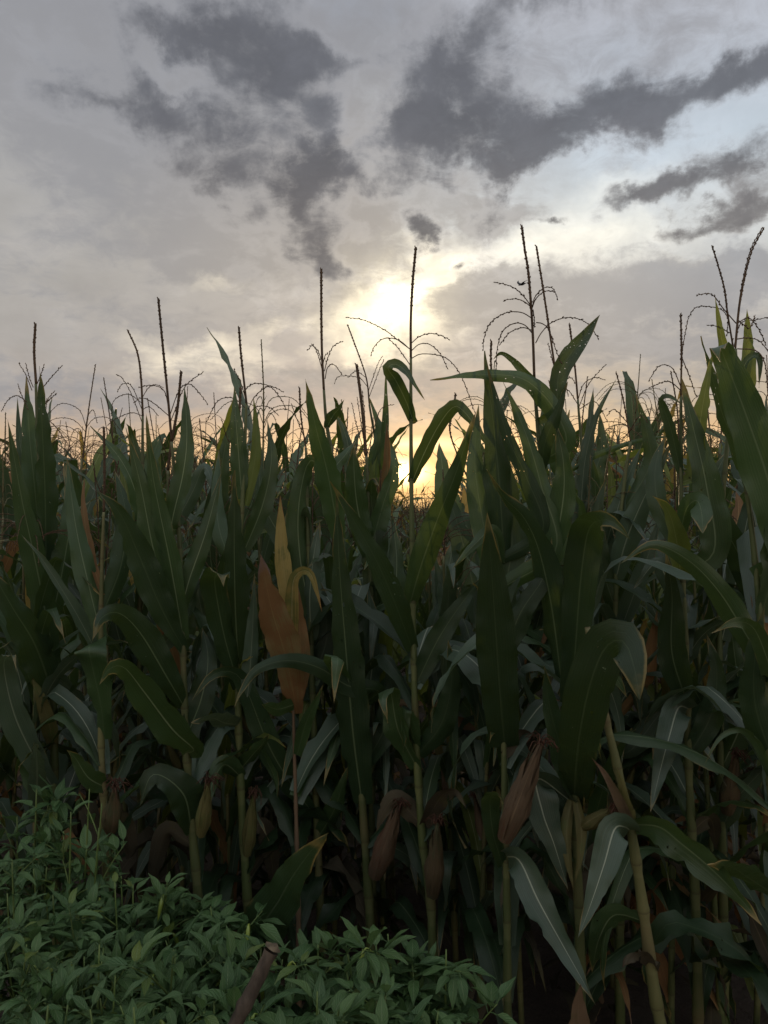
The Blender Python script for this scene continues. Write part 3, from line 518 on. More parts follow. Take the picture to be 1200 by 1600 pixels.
  lv=[('blue',44,-.15,[(962,905),(980,840),(1010,770),(1050,690)],{'base':.6}),('green',26,.0,[(972,800),(1014,730),(1012,680),(993,615)],{}),('blue',30,-.1,[(964,1000),(990,930),(1012,870),(1034,800)],{'fold':.4}),('blue',36,.0,[(966,1105),(985,1080),(1002,1110),(1010,1140)],{}),('green',34,0,[(964,960),(940,880),(934,800),(950,740)],{}),('rust',26,0,[(966,1120),(1010,1060),(1020,1000),(1028,948)],{}),('blue',40,-.1,[(966,1180),(990,1168),(1034,1112),(1074,1078)],{'base':.5,'peak':.5}),('withered',28,.05,[(968,1280),(940,1250),(925,1290)],{})]),
dict(d=1.95, label='yellowish leaning bare stalk at lower right with drooping midribbed leaves', r=18, st=[(1045,1660),(1030,1590),(1020,1530),(1005,1420),(985,1290),(965,1200),(944,1112),(930,1050),(918,980)], stk='stalk_y', top=.5,
  lv=[('green',64,-.2,[(990,1288),(1030,1292),(1062,1316),(1112,1358),(1160,1408),(1190,1446)],{'base':.5,'peak':.4}),('blue',60,-.15,[(976,1292),(960,1296),(944,1350),(924,1410),(903,1466)],{'base':.6,'peak':.35}),('husk',18,-.04,[(986,1290),(968,1250),(946,1210),(924,1184)],{'fold':.5,'base':.9}),('husk_pale',16,-.05,[(988,1288),(976,1250),(970,1220),(962,1196)],{'fold':.5}),('withered',26,-.1,[(1022,1512),(1010,1490),(988,1494),(974,1512)],{'wave':.2}),('dry',58,-.25,[(1030,1640),(960,1660),(910,1610),(904,1570),(908,1538)],{'base':.4,'peak':.5}),('green',40,.1,[(1008,1440),(960,1430),(935,1470),(925,1520)],{})]),
dict(d=2.2, label='corn plant at right with a slim spike, arching leaf tip and a white-ribbed hanging leaf', r=14, st=[(1088,1440),(1076,1200),(1074,1080),(1066,880),(1064,720),(1064,620)],
  ta=[(1064,620),(1065,560),(1064,492)], tr=2.4, br=[[(1064,600),(1066,550),(1074,502)],[(1066,560),(1078,590),(1088,620)],[(1064,610),(1044,596),(1014,606)],[(1064,605),(1050,575),(1030,572),(1013,596)]],
  lv=[('green',56,.0,[(1116,860),(1104,760),(1086,680),(1064,588)],{'base':.6}),('lime',36,-.1,[(1064,905),(1058,850),(1044,798),(1020,775)],{'base':.7}),('green',34,-.2,[(1062,840),(1072,796),(1088,782,-.1),(1096,800,-.16),(1098,834,-.2)],{'peak':.76,'roll':0}),('dark',56,-.1,[(1074,1100),(1050,1020),(1050,930),(1040,860)],{}),('blue',54,-.2,[(1078,1108),(1060,1106),(1046,1150),(1030,1210),(1016,1270)],{'base':.7,'peak':.3}),
      ('green',18,.0,[(1064,740),(1048,670),(1034,626),(1046,620,-.05),(1066,632,-.1)],{}),('lime',26,.05,[(1084,740),(1094,660),(1104,600),(1114,552)],{}),('dark',44,.0,[(1076,1180),(1110,1120),(1120,1050),(1104,990)],{}),('blue',30,.0,[(1070,960),(1040,900),(1024,880),(990,920)],{'fold':.4}),('green',36,.1,[(1066,860),(1030,790),(1024,730),(1040,680)],{}),('withered',26,.1,[(1080,1300),(1110,1280),(1120,1330)],{})]),
dict(d=2.35, label='corn plant at right whose long spike curves left above a drooping arm', r=13, st=[(1130,1440),(1124,1100),(1126,850),(1140,640),(1146,545)],
  ta=[(1146,545),(1137,490),(1131,447),(1113,385)], tr=2.6, br=[[(1140,520),(1120,510),(1104,508)],[(1144,530),(1133,489),(1107,479),(1085,482),(1073,503)],[(1138,490),(1137,510),(1136,525)],[(1147,540),(1157,506),(1180,500),(1204,495)]],
  lv=[('lime',18,.0,[(1142,640),(1134,570),(1126,520),(1117,463)],{}),('green',34,-.1,[(1184,810),(1160,720),(1130,650),(1110,580),(1095,525)],{'fold':.35}),('dark',70,-.15,[(1222,1010),(1184,920),(1146,850),(1108,780),(1076,745)],{'base':.5,'peak':.45}),('green',38,.05,[(1128,860),(1110,800),(1120,740),(1140,700)],{}),('rust',26,.2,[(1126,860),(1150,820),(1154,790),(1150,768)],{}),('blue',46,-.05,[(1128,1000),(1152,900),(1164,830),(1176,780),(1182,800,-.06),(1184,840,-.08)],{}),('dark',40,-.1,[(1126,1160),(1092,1090),(1060,1040),(1050,1000)],{}),('green',50,.0,[(1128,1200),(1160,1120),(1150,1040),(1140,960)],{}),('blue',36,-.2,[(1130,1290),(1150,1250),(1185,1210),(1230,1170)],{'fold':.3})],
  ear=[((1136,1270),(1150,1180),16,'husk_dark')]),
dict(d=1.95, label='corn plant at right edge with the largest green leaf, hooked at its tip', r=15, st=[(1215,1440),(1200,1150),(1182,900),(1160,700),(1149,545)],
  ta=[(1149,545),(1157,468),(1173,396),(1193,357)], tr=2.8, br=[[(1150,505),(1130,482),(1112,460),(1088,461)],[(1152,505),(1170,497),(1186,515),(1197,540)],[(1150,530),(1170,528),(1188,534),(1202,552)],[(1152,545),(1181,548),(1195,568),(1200,620)],[(1153,500),(1165,510),(1172,512),(1180,492)]],
  lv=[('green',84,-.15,[(1226,870),(1200,750),(1170,660),(1140,580),(1126,545),(1120,545,-.2),(1126,566,-.24)],{'base':.5,'peak':.42,'fold':.14}),('lime',26,.05,[(1152,660),(1164,610),(1168,550),(1167,482)],{'base':.7}),('green',14,-.03,[(1158,640),(1162,576),(1178,556),(1187,566),(1186,606)],{'fold':.4}),('green',50,-.2,[(1204,1060),(1150,965),(1120,920),(1084,882),(1042,856),(1010,853),(968,882)],{'base':.5,'peak':.4}),('green',34,-.3,[(1204,1050),(1180,985),(1150,972),(1110,990)],{'fold':.35}),('rust',30,.1,[(1200,1010),(1188,950),(1182,920),(1176,880)],{}),('dark',50,-.1,[(1204,1180),(1180,1100),(1180,1020),(1196,940)],{}),('green',54,-.2,[(1212,1400),(1170,1372),(1140,1354),(1106,1352)],{'base':.6,'peak':.5}),('green',14,-.1,[(1206,1220),(1184,1164),(1156,1140),(1124,1154),(1100,1196)],{'fold':.4}),('green',50,0,[(1190,960),(1210,880),(1206,800),(1186,700)],{})]),
]
frng = random.Random(7)
def stalk_x(st, y):
    for (x0, y0), (x1, y1) in zip(st, st[1:]):
        if y1 <= y <= y0: return x0+(x1-x0)*(y-y0)/(y1-y0)
    return st[0][0] if y > st[0][1] else st[-1][0]
def front_plant(D):
    d = D['d']; st = D['st']; x0, y0 = st[0]
    foot = P3(x0+(x0-st[1][0])*.3, y0, d); foot.z = 0.0
    root = empty('corn_plant', foot, D['label'], 'corn plant', 'corn plants along the front edge of the field')
    pts = [foot]+[P3(x, y, d) for x, y in st]
    hgt = pts[-1].z
    rad = D['r']/2/F*d
    mb = MB(); stalk_mesh(mb, pts, rad*1.15, rad*D.get('top', .32), 110, [i/11 for i in range(1, 11)])
    mb.build('stalk', D.get('stk', 'stalk'), root)
    for kind, wpx, dz, lp, op in D['lv']:
        bx, by = lp[0]; sx = stalk_x(st, by); gap = bx-sx
        raw = list(lp)
        if abs(gap) > 9: raw = [(sx, by+min(70, abs(gap)*.7))]+raw
        n = len(raw); P = []
        for i, p in enumerate(raw):
            s = i/(n-1); dd = p[2] if len(p) > 2 else dz*s+(-.02*math.sin(s*3))
            P.append(P3(p[0], p[1], d+dd))
        roll = op.get('roll', frng.uniform(-.6, .6))
        wid = wpx/F*(d+dz*.5)/math.cos(roll)*(.88 if wpx > 48 else .95 if wpx > 30 else 1.05)
        def ac(t, s, P=P, roll=roll):
            nv = Vector((-P[0].x*.5, -1, .0)).normalized()
            c, sn = math.cos(roll), math.sin(roll)
            a = t.cross(nv); return a*c+nv*sn*a.length
        mb = MB(); blade(mb, P, wid, ac, frng, 30, 9, op.get('fold', frng.uniform(.18, .5)), op.get('wave', .075), op.get('base', .55), op.get('peak', .36), op.get('tip', 1.0))
        o = mb.build('leaf', kind, root)
        if kind == 'rust': o['label'] = 'dried rusty brown leaf'
        elif kind == 'yellow': o['label'] = 'yellowed leaf'
        elif kind == 'withered': o['label'] = 'withered pale brown leaf'
    # further ordinary leaves lower on the stalk, arching out and drooping
    for k in range(0 if 'leaning bare' in D['label'] else 13 if x0 > 900 else 9):
        z = hgt*frng.uniform(.08, .66); j = max(1, next((i for i, p in enumerate(pts) if p.z > z), len(pts)-1)); a_, b_ = pts[j-1], pts[j]; p = a_.lerp(b_, (z-a_.z)/max(.01, b_.z-a_.z))
        az = frng.uniform(.15, math.pi-.15) if z > .8 or x0 < 1065 else frng.uniform(-math.pi, math.pi); out = Vector((math.cos(az), math.sin(az), 0)); side = out.cross(Vector((0, 0, 1))); ln = frng.uniform(.45, .75); th = R(frng.uniform(20, 45)); dr = R(frng.uniform(80, 135)); kk = frng.uniform(.35, .7); q = [p]
        for i in range(1, 10):
            s = i/9; an = th+dr*s**1.3+(R(45) if s > kk else 0); p = p+(out*math.sin(an)+Vector((0, 0, 1))*math.cos(an)+side*.15*s).normalized()*(ln/9); q.append(p.copy())
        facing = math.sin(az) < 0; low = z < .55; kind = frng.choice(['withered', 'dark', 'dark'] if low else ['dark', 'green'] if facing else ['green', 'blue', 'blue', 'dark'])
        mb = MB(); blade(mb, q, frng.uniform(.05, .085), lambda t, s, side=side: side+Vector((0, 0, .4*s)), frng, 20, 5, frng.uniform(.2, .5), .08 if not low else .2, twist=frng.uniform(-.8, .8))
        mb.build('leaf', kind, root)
    if D.get('ta'):
        mb = MB(); ta = [P3(x, y, d) for x, y in D['ta']]; tr = D['tr']/F*d
        tassel_arm(mb, ta, tr*.5, tr*.28, frng, 30, .8, .3*D.get('trs', 1))
        for k in range(2): tassel_arm(mb, [p+Vector((tr*.35*(-1)**k, tr*.3, .004*k)) for p in ta], tr*.3, tr*.2, frng, 24, .9, .42)
        for br in D['br']:
            nb = len(br); amp = frng.uniform(-.1, .1)
            tassel_arm(mb, [P3(x, y, d+amp*i/(nb-1)) for i, (x, y) in enumerate(br)], .0015, .0008, frng, 24, 1.25, .22)
        mb.build('tassel', 'tassel', root)
    for a, b, rpx, kind in D.get('ear', []):
        A, B = P3(*a, d-.06), P3(*b, d-.12)
        mb = MB(); ear_mesh(mb, A, B, rpx/F*d, frng); e = mb.build('ear', kind, root)
        mb = MB(); silk_mesh(mb, B, (B-A).normalized(), rpx/F*d, frng)
        so = bpy.data.objects.new('silk', mb.mesh('silk', 'silk')); col.objects.link(so); so.parent = e
    return root
for D in FRONT: front_plant(D)
# ------------------------------------------------------------------ the rows behind: prototypes with parts, then copies
def gen_corn(seed, height, nleaf, dryness, lod=0, leafy=False):
    """mesh parts of one ordinary corn plant standing at the origin: list of (name, mesh, sub-parts)"""
    g = random.Random(seed); parts = []
    lean = Vector((g.uniform(-.05, .05), g.uniform(-.05, .05), 0))
    axis = lambda h: Vector((lean.x*(h/height)**2*1.0, lean.y*(h/height)**2, h))
    mb = MB(); stalk_mesh(mb, [axis(height*i/6) for i in range(7)], .013, .005, 24 if lod else 40, [i/11 for i in range(1, 11)])
    parts.append(('stalk', mb.mesh('stalk', g.choice(['stalk', 'stalk', 'stalk_y'])), []))
    az0 = g.uniform(0, 6.28)
    for i in range(nleaf):
        f = (i+.5)/nleaf; h = height*((.05 if leafy else .10)+.86*f)
        a = az0+math.pi*i+g.uniform(-.5, .5); out = Vector((math.cos(a), math.sin(a), 0))
        dry = f < .30 and g.random() < (.3 if leafy else .75)
        if dry:
            ln = g.uniform(.4, .65); w_ = g.uniform(.04, .065); th = R(g.uniform(35, 70)); droop = R(g.uniform(95, 125))
        else:
            ln = g.uniform(.62, .92)*(1-.35*abs(f-.5)); w_ = g.uniform(.06, .095)*(1-.35*max(0, f-.6)); th = R(g.uniform(14, 32))*(1.25-.6*f); droop = R(g.uniform(30, 130)*(1.15-.62*f))
        p = axis(h); pts = [p]; ns = 9; side = out.cross(Vector((0, 0, 1))); sw = g.uniform(-.35, .35)
        kink = g.uniform(.35, .85) if g.random() < .5 else None
        for j in range(1, ns+1):
            s = j/ns; ang = th+droop*s**1.6
            if kink and s > kink: ang += R(70)
            p = p+(out*math.sin(ang)+Vector((0, 0, 1))*math.cos(ang)+side*sw*s*.4).normalized()*(ln/ns); pts.append(p.copy())
        rl = g.uniform(-.5, .5)
        def ac(t, s): return side+Vector((0, 0, 1))*rl*s
        if dry: kind = g.choice(['withered', 'withered', 'withered', 'dry'])
        else:
            q = g.random(); kind = 'yellow' if q < .05*dryness and f > .55 else 'rust' if q < .10*dryness else 'lime' if q < .10*dryness+.10 else g.choice(['green', 'green', 'blue', 'dark'])
        mb = MB(); blade(mb, pts, w_, ac, g, 12 if lod else 20, 5, g.uniform(.15, .4), .10 if not dry else .25, twist=g.uniform(-.7, .7)*(2 if dry else 1))
        parts.append(('leaf', mb.mesh('leaf', kind), []))
    mb = MB(); top = axis(height); tl = g.uniform(.32, .52); ld = Vector((g.uniform(-.12, .12), g.uniform(-.12, .12), 1)).normalized()
    tassel_arm(mb, [top-Vector((0, 0, .05)), top+ld*tl*.5, top+ld*tl+Vector((g.uniform(-.03, .03), 0, 0))], .0042, .0022, g, 16, 1.5 if lod else 1.0, .35)
    for k in range(g.randint(6, 13)):
        a = g.uniform(0, 6.28); o = Vector((math.cos(a), math.sin(a), 0)); b = top+ld*tl*g.uniform(.05, .42); l2 = g.uniform(.14, .26)
        up = g.uniform(.3, 1.3); tassel_arm(mb, [b, b+(o*.7+Vector((0, 0, up))).normalized()*l2*.4, b+o*l2*.75+Vector((0, 0, l2*.35*up)), b+o*l2*1.15+Vector((0, 0, l2*(.15*up-.3+.2*(up>1))))], .0017, .0009, g, 12, 2.2 if lod else 1.4, .2)
    parts.append(('tassel', mb.mesh('tassel', g.choice(['tassel', 'tassel', 'tassel_g'])), []))
    if g.random() < .8:
        a = g.uniform(0, 6.28); o = Vector((math.cos(a), math.sin(a), 0)); h = height*g.uniform(.38, .5); A = axis(h)+o*.012; B = A+(o*.35+Vector((0, 0, 1))).normalized()*g.uniform(.17, .23)
        mb = MB(); ear_mesh(mb, A, B, .024, g); m1 = mb.mesh('ear', g.choice(['husk_pale', 'husk', 'husk_dark']))
        mb = MB(); silk_mesh(mb, B, (B-A).normalized(), .024, g); parts.append(('ear', m1, [('silk', mb.mesh('silk', 'silk'))]))
    return parts
LEAFY = [gen_corn(200+i, 2.0, 16, .8, leafy=True) for i in range(8)]
PROTO = [gen_corn(100+i, 1.98+.05*(i % 4), 11+(i % 3), [.6, 1, .4, 2.2][i % 4]) for i in range(14)]
prng = random.Random(21)
def corn_at(x, y, rz, sc, parts, label, group):
    root = empty('corn_plant', (x, y, 0), label, 'corn plant', group); root.rotation_euler = (prng.uniform(-.05, .05), prng.uniform(-.05, .05), rz); root.scale = (sc*prng.uniform(.95, 1.1),)*2+(sc,)
    for nm, me, sub in parts:
        o = bpy.data.objects.new(nm, me); col.objects.link(o); o.parent = root
        for n2, m2 in sub:
            s = bpy.data.objects.new(n2, m2); col.objects.link(s); s.parent = o
    return root
spots = []
y = 2.95
while y < 40:
    x = -(.52*y+.5)
    while x < .52*y+.5:
        spots.append((x+prng.uniform(-.07, .07), y+prng.uniform(-.12, .12))); x += prng.uniform(.2, .28)
    y += prng.uniform(.56, .68)
for i in range(17):
    t = i/16; spots.append((-1.45+2.95*t+prng.uniform(-.06, .06), 2.72+prng.uniform(-.14, .12)))
for i in range(9): spots.append((.30+1.05*i/8+prng.uniform(-.04, .04), 2.42+prng.uniform(-.08, .08)))
spots.sort(key=lambda p: p[1])
def height_of(x, y):
    """the field stands a little lower along the sunken furrow that runs towards the sun"""
    px = 600+x/y*F
    h = (prng.uniform(.90, 1.06) if prng.random() < .7 else prng.uniform(1.0, 1.10))*(.82+.085*min(1, max(0, (y-3)/4)))
    if 600 < px < 755: h *= .82
    if 605 < px < 690: h *= .95
    if px > 920: h *= 1.05
    if y < 2.9: h = prng.uniform(.66, .74)
    return h
NEAR = 275
for i, (x, y) in enumerate(spots[:NEAR]):
    hs = height_of(x, y)
    far = y > 5.2
    corn_at(x, y, prng.uniform(0, 6.28), hs, prng.choice(PROTO if y > 4.4 or prng.random() < .25 else LEAFY), 'small corn plant with tassel in the distant crowded rows' if far else 'shaded corn plant standing in the dense rows right behind the front edge plants',
            'corn plants in the distant rows' if far else 'corn plants in the rows behind the front edge')
# the rest of the field, too many to count, as one mass
LOD = [gen_corn(300+i, 2.0+.05*(i % 3), 9, .3, 1, True) for i in range(5)]
import bmesh
def merged(parts):
    vs, fs, mats, mi = [], [], [], []
    for nm, me, sub in parts:
        o = len(vs); vs += [v.co.copy() for v in me.vertices]
        if me.materials[0] not in mats: mats.append(me.materials[0])
        k = mats.index(me.materials[0])
        for p in me.polygons: fs.append([a+o for a in p.vertices]); mi.append(k)
    return vs, fs, mats, mi
V, Fc, MI, ML = [], [], [], []
LM = [merged(p) for p in LOD]
for (x, y) in spots[NEAR:]:
    if y > 16 and prng.random() < .45: continue
    vs, fs, mats, mi = prng.choice(LM); hs = height_of(x, y); rz = prng.uniform(0, 6.28); c, s = math.cos(rz), math.sin(rz); o = len(V)
    V += [(x+(v.x*c-v.y*s)*hs, y+(v.x*s+v.y*c)*hs, v.z*hs) for v in vs]
    for m_ in mats:
        if m_ not in ML: ML.append(m_)
    Fc += [[a+o for a in f] for f in fs]; MI += [ML.index(mats[k]) for k in mi]
me = bpy.data.meshes.new('corn_field'); me.from_pydata(V, [], Fc)
me.uv_layers.new(name='uv')
for m_ in ML: me.materials.append(m_)
me.polygons.foreach_set('material_index', MI); me.polygons.foreach_set('use_smooth', [True]*len(me.polygons))
fo = bpy.data.objects.new('corn_field', me); col.objects.link(fo); fo['kind'] = 'stuff'; fo['label'] = 'far mass of corn reaching to the horizon'; fo['category'] = 'corn field'

# ------------------------------------------------------------------ ground
m, k = new_mat('soil'); pos = k.n('ShaderNodeNewGeometry').outputs['Position']
n1 = k.noise(pos, 3, 8, .65); n2 = k.noise(pos, 25, 6, .6)
bs = k.n('ShaderNodeBsdfPrincipled'); k.l.new(k.mix(k.m('ADD', k.m('MULTIPLY', n1, .6), k.m('MULTIPLY', n2, .5), clamp=True), c4(.022,.016,.011), c4(.06,.043,.03)), bs.inputs['Base Color']); bs.inputs['Roughness'].default_value = .95
bp = k.n('ShaderNodeBump'); bp.inputs['Strength'].default_value = .9; bp.inputs['Distance'].default_value = .03; k.l.new(n2, bp.inputs['Height']); k.l.new(bp.outputs[0], bs.inputs['Normal'])
o_ = k.n('ShaderNodeOutputMaterial'); k.l.new(bs.outputs[0], o_.inputs[0]); MT['soil'] = m
vs, fs, uv = [], [], []
N = 90
ys = [-40+38*(i/10) for i in range(10)]+[-2+24*(i/55) for i in range(55)]+[22*(1+.28*i)**1.7 for i in range(25)]
for yy in ys:
    half = max(30, abs(yy)*3)
    for i in range(N):
        t = i/(N-1)*2-1; xx = half*(t*.12+.88*t**3)
        z = .05*pnoise((xx*2.3, yy*2.3, 0))+.03*pnoise((xx*7, yy*7, 3)) if abs(xx) < 30 and abs(yy) < 60 else 0
        vs.append((xx, yy, z-.02)); uv.append((0, 0))
for a in range(len(ys)-1):
    for b in range(N-1): fs.append((a*N+b, a*N+b+1, (a+1)*N+b+1, (a+1)*N+b))
mb = MB(); mb.add(vs, fs, uv); go = mb.build('ground', 'soil'); go['kind'] = 'structure'
# dead leaf litter between the stalks
mb = MB(); g = random.Random(5)
for i in range(420):
    x, y = g.uniform(-2.2, 2.4), g.uniform(1.7, 5.5); a = g.uniform(0, 6.28); d = Vector((math.cos(a), math.sin(a), 0)); p = Vector((x, y, .01)); L = g.uniform(.2, .5)
    blade(mb, [p, p+d*L*.35+Vector((0, 0, g.uniform(.02, .10))), p+d*L*.7+Vector((g.uniform(-.05, .05), 0, g.uniform(.02, .12))), p+d*L+Vector((0, 0, .01))], g.uniform(.03, .07), lambda t, s: t.cross(Vector((0, 0, 1))), g, 9, 4, .3, .25)
lo = mb.build('leaf_litter', 'withered'); lo['kind'] = 'stuff'; lo['label'] = 'dead corn leaves littering the dark soil under the plants'; lo['category'] = 'leaf litter'

# ------------------------------------------------------------------ pepper plants in the left foreground
def pepper_leaf(mb, p, d, L, W, g, up=None):
    """ovate pointed leaf on a short stem, folded along its midrib and drooping to the tip"""
    up = up or Vector((0, 0, 1)); side = d.cross(up)
    if side.length < .05: side = d.orthogonal()
    side.normalize(); nr = side.cross(d).normalized(); dr = g.uniform(.15, .75); fo = g.uniform(.1, .45); cup = g.uniform(-.2, .25)
    vs, fs, uv = [], [], []; n = 8; c = p.copy(); ang = 0; pet = L*.22
    c = p+d*pet
    for i in range(n):
        s = i/(n-1); ang = dr*s*1.4; dd = d*math.cos(ang)-nr*math.sin(ang); nn = nr*math.cos(ang)+d*math.sin(ang)
        if i: c = c+dd*(L/(n-1))
        hw = W*.5*(math.sin(math.pi*min(1, s**.72))**.9)*(1-.25*s) if 0 < i < n-1 else .0006
        hw = max(hw, .0008)
        for j in range(5):
            x = j/2-1; vs.append(c+side*x*hw+nn*(fo*abs(x)*hw+cup*x*x*hw+.06*W*math.sin(s*9+j*2+fo*20)*abs(x))); uv.append((j/4, s))
    for i in range(n-1):
        for j in range(4): fs.append((i*5+j, i*5+j+1, i*5+6+j, i*5+5+j))
    mb.add(vs, fs, uv, (g.random(), g.random(), g.random()))
    tube(mb, [p, p+d*pet*.5+Vector((0, 0, .002)), p+d*(pet+.004)], [.0014]*3, 4)
def pepper_plant(px, py, d, rad, label, seed, nleaf=210, npep=3, leg=0.0, group='pepper plants in the left foreground', tall=1.0):
    g = random.Random(seed); top = P3(px, py, d); hgt = top.z; foot = Vector((top.x+g.uniform(-.05, .05), d+g.uniform(-.05, .05), 0))
    root = empty('pepper_plant', foot, label, 'pepper plant', group)
    st = MB(); fol = MB(); tips = []
    z0 = hgt*g.uniform(.28, .4); P, _, _ = spline([foot, foot+Vector((g.uniform(-.02, .02), g.uniform(-.02, .02), z0*.5)), foot+Vector((0, 0, z0))], 8); tube(st, P, [.007-.002*i/7 for i in range(8)], 6)
    lsc = g.uniform(.75, 1.25); nb = g.randint(6, 8)
    for b in range(nb):
        a = 6.28*b/nb+g.uniform(-.4, .4); rr = rad*g.uniform(.35, 1.0); zt = hgt*(1-.25*(rr/rad)**2)*g.uniform(.9, 1.0)
        if b == 0: rr *= .15; zt = hgt*.985
        end = Vector((top.x+math.cos(a)*rr, d+math.sin(a)*rr, zt)); s0 = foot+Vector((0, 0, z0*g.uniform(.8, 1))); mid_ = s0.lerp(end, .5)+Vector((math.cos(a)*rr*.25, math.sin(a)*rr*.25, -.02))
        P, _, _ = spline([s0, mid_, end], 12); tube(st, P, [.0045-.0028*i/11 for i in range(12)], 5)
        for q in range(2):
            i0 = g.randint(4, 9); e2 = P[i0]+(Vector((g.uniform(-1, 1), g.uniform(-1, 1), g.uniform(.4, 1.2)))).normalized()*g.uniform(.08, .16)
            if e2.z > hgt: e2.z = hgt*.97
            P2, _, _ = spline([P[i0], P[i0].lerp(e2, .5)+Vector((0, 0, .01)), e2], 8); tube(st, P2, [.0025-.0012*i/7 for i in range(8)], 4); tips.append(P2)
        tips.append(P)
    for i in range(nleaf):
        P = g.choice(tips); t = g.random()**.55; x = t*(len(P)-1); j = min(len(P)-2, int(x)); p = P[j].lerp(P[j+1], x-j); ax = (P[j+1]-P[j]).normalized()
        a = g.uniform(0, 6.28); o = Matrix.Rotation(a, 3, ax) @ ax.orthogonal().normalized(); dd = (o+ax*g.uniform(.0, .7)+Vector((0, 0, g.uniform(-.35, .25)))).normalized()
        if t > .93: dd = (dd+Vector((0, 0, .7))).normalized()
        L = lsc*g.uniform(.036, .076)*(.6+.4*(1-max(0, t-.85)*4)) ; pepper_leaf(fol, p, dd, L, L*g.uniform(.36, .50), g)
    st.build('stem', 'pstem', root); fol.build('foliage', 'pleaf', root, tint=True)
    for i in range(npep):
        P = g.choice(tips); p = P[-1-g.randint(1, 3)].copy(); a = g.uniform(0, 6.28); o = Vector((math.cos(a), math.sin(a), 0)); L = g.uniform(.04, .07)
        pts, _, _ = spline([p, p+o*.012+Vector((0, 0, .01)), p+o*.025+Vector((0, 0, -.3*L)), p+o*.03+Vector((g.uniform(-.012, .012), 0, -L))], 12)
        mb = MB(); tube(mb, pts, [.0012, .0012, .002, .0045, .0055, .0056, .0054, .005, .0044, .0035, .0022, .0008], 7); mb.build('pepper', 'pepper', root)
    return root
PEP = [(48,1226,2.28,.22,'tall leafy pepper plant rising highest at the far left edge of the corn'),
 (132,1226,2.2,.14,'slender pepper plant on a long bare pale stem, beside the tall left one'),
 (2,1335,2.05,.22,'pepper plant at the left edge just below the tall one'),
 (75,1392,1.95,.22,'pepper plant in front of the slender bare-stemmed one'),
 (165,1372,2.05,.20,'pepper plant right of the bare pale stem, edging the dark corn'),
 (248,1372,2.1,.18,'pepper plant with one upright pointed leaf against the dark corn'),
 (322,1412,2.05,.19,'pepper plant below the broad low corn leaf, left of the broken stick'),
 (20,1470,1.68,.20,'pepper plant low at the left edge, second from the bottom corner'),
 (135,1470,1.7,.20,'pepper plant in the middle of the left clump, below the bare pale stem'),
 (250,1478,1.72,.20,'pepper plant midway between left edge and broken stick, second row up'),
 (392,1478,1.85,.17,'pepper plant directly behind the tip of the broken stick'),
 (490,1470,1.85,.18,'pepper plant just right of the broken stick, against the dark stalks'),
 (598,1452,1.85,.17,'pepper plant with hooked green pepper standing out, right of the stick'),
 (690,1478,1.8,.13,'rightmost pepper plant, leaves reaching towards the ribbed corn leaf'),
 (480,1545,1.58,.18,'pepper plant at the bottom edge close right of the broken stick'),
 (590,1550,1.6,.17,'pepper plant at the bottom edge below the hooked pepper'),
 (672,1572,1.62,.12,'small pepper plant in the bottom right of the clump with a yellowish pepper'),
 (55,1560,1.42,.18,'pepper plant in the bottom left corner, nearest the camera'),
 (190,1565,1.45,.18,'pepper plant at the bottom edge left of the broken stick'),
 (318,1556,1.58,.16,'pepper plant touching the left side of the broken stick')]
for i, (px, py, d, rad, lab) in enumerate(PEP):
    pepper_plant(px, py, d, rad, lab, 50+i, nleaf=(90 if i == 1 else 280 if i < 7 else 260), npep=(0 if i < 4 else 3))

# ------------------------------------------------------------------ broken stick
g = random.Random(9); top = P3(424, 1486, 1.5); low = P3(372, 1600, 1.47); dirn = (low-top).normalized(); t_end = (top.z+.05)/-dirn.z; base = top+dirn*t_end
stick = empty('broken_stick', Vector((base.x, base.y, 0)), 'broken brown branch stub stuck upright among the pepper plants', 'stick')
P, _, L = spline([base, base.lerp(top, .35)+Vector((.01, 0, 0)), base.lerp(top, .7)-Vector((.006, 0, 0)), top], 70)
mb = MB(); vs, fs, uv = [], [], []; S_ = 14
for i, p in enumerate(P):
    s = i/69; r = .0185-.0062*s; dl = (1-s)*L
    r *= 1+.16*math.exp(-((dl-.002)/.006)**2)+.20*math.exp(-((dl-.105)/.010)**2)-.10*math.exp(-((dl-.115)/.006)**2)+.14*math.exp(-((dl-.26)/.012)**2)
    t = (P[min(69, i+1)]-P[max(0, i-1)]).normalized(); a_ = t.orthogonal().normalized(); b_ = t.cross(a_)
    for j in range(S_):
        an = 6.283*j/S_; rr = r*(1+.13*pnoise((math.cos(an)*1.3, math.sin(an)*1.3, s*24))+.10*pnoise((math.cos(an)*3.5, math.sin(an)*3.5, s*80))); vs.append(p+(a_*math.cos(an)+b_*math.sin(an))*rr); uv.append((j/S_, s))
for i in range(69):
    for j in range(S_): fs.append((i*S_+j, i*S_+(j+1) % S_, (i+1)*S_+(j+1) % S_, (i+1)*S_+j))
mb.add(vs, fs, uv)
q0 = P[52]; tube(mb, [q0, q0+Vector((.016, -.012, .012)), q0+Vector((.024, -.018, .024))], [.008, .0065, .005], 8)
mb.build('bark', 'bark', stick)
mb = MB(); t = (P[-1]-P[-2]).normalized(); a_ = t.orthogonal().normalized(); b_ = t.cross(a_); vs = [P[-1]+t*.004]; fs = []
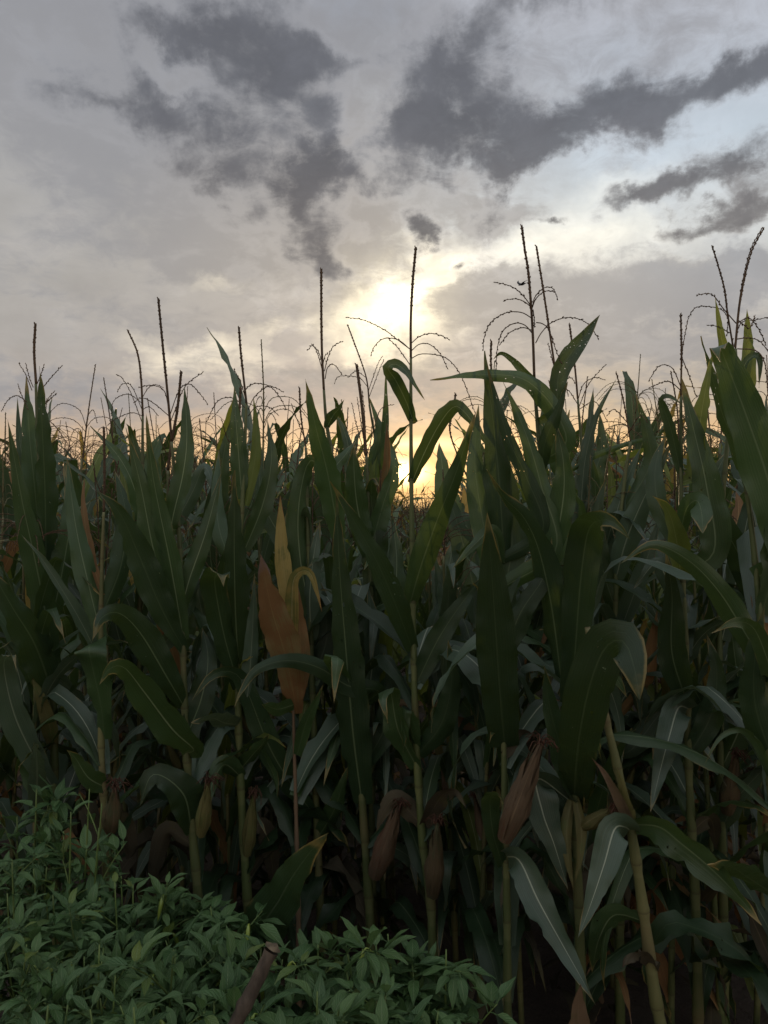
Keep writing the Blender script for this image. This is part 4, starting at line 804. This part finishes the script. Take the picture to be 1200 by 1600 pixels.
for ring, (rr, hh) in enumerate(((.006, .006), (.011, .003), (.0165, .001))):
    for j in range(12): an = 6.283*j/12; vs.append(P[-1]+(a_*math.cos(an)+b_*math.sin(an))*rr+t*(hh+.022*abs(pnoise((j*1.7, ring*2.3, 1)))))
for j in range(12): fs.append((0, 1+j, 1+(j+1) % 12))
for rg in range(2):
    for j in range(12): fs.append((1+rg*12+j, 13+rg*12+j, 13+rg*12+(j+1) % 12, 1+rg*12+(j+1) % 12))
mb.add(vs, fs, [(0, 0)]*len(vs)); mb.build('broken_end', 'wood', stick)

# ------------------------------------------------------------------ bird in flight
c = P3(816, 444, 12); hd = Vector((-.80, -.35, -.30)).normalized(); rt = hd.cross(Vector((0, 0, 1))).normalized(); upv = rt.cross(hd)
mb = MB(); Lb = .15
pts = [c+hd*(Lb*(.5-i/11)) for i in range(12)]; tube(mb, pts, [.002,.008,.013,.014,.016,.019,.020,.018,.014,.009,.006,.004], 10)
def sheet(rows):
    n = len(rows); vs, fs = [], []
    for a, b, th in rows:
        vs += [a+upv*th, b+upv*th*.3, b-upv*th*.3, a-upv*th]
    for i in range(n-1):
        for j in range(4): fs.append((i*4+j, i*4+(j+1) % 4, (i+1)*4+(j+1) % 4, (i+1)*4+j))
    fs += [(0, 1, 2, 3), tuple((n-1)*4+j for j in (3, 2, 1, 0))]
    mb.add(vs, fs, [(0, 0)]*len(vs))
for sg, lift in ((1, .75), (-1, .35)):
    rows = []
    for i in range(7):
        s = i/6; out = rt*sg*(.015+.115*s)+upv*(lift*.13*s-.02*s*s); sw = hd*(.03+.02*math.sin(s*3.1)-.075*s*s); ch = .052*(1-s)**.7+.006
        rows.append((c+out+sw, c+out+sw-hd*ch, .004*(1-s)+.0012))
    sheet(rows)
for sg in (1, -1):
    sheet([(c-hd*(.06+.05*i/3)+rt*sg*(.004+.010*i/3), c-hd*(.07+.06*i/3)+rt*sg*(.001+.016*i/3), .003-.0006*i) for i in range(4)])
bo = mb.build('bird', 'bird'); bo['label'] = 'small dark bird flying past the tallest tassel'; bo['category'] = 'bird'
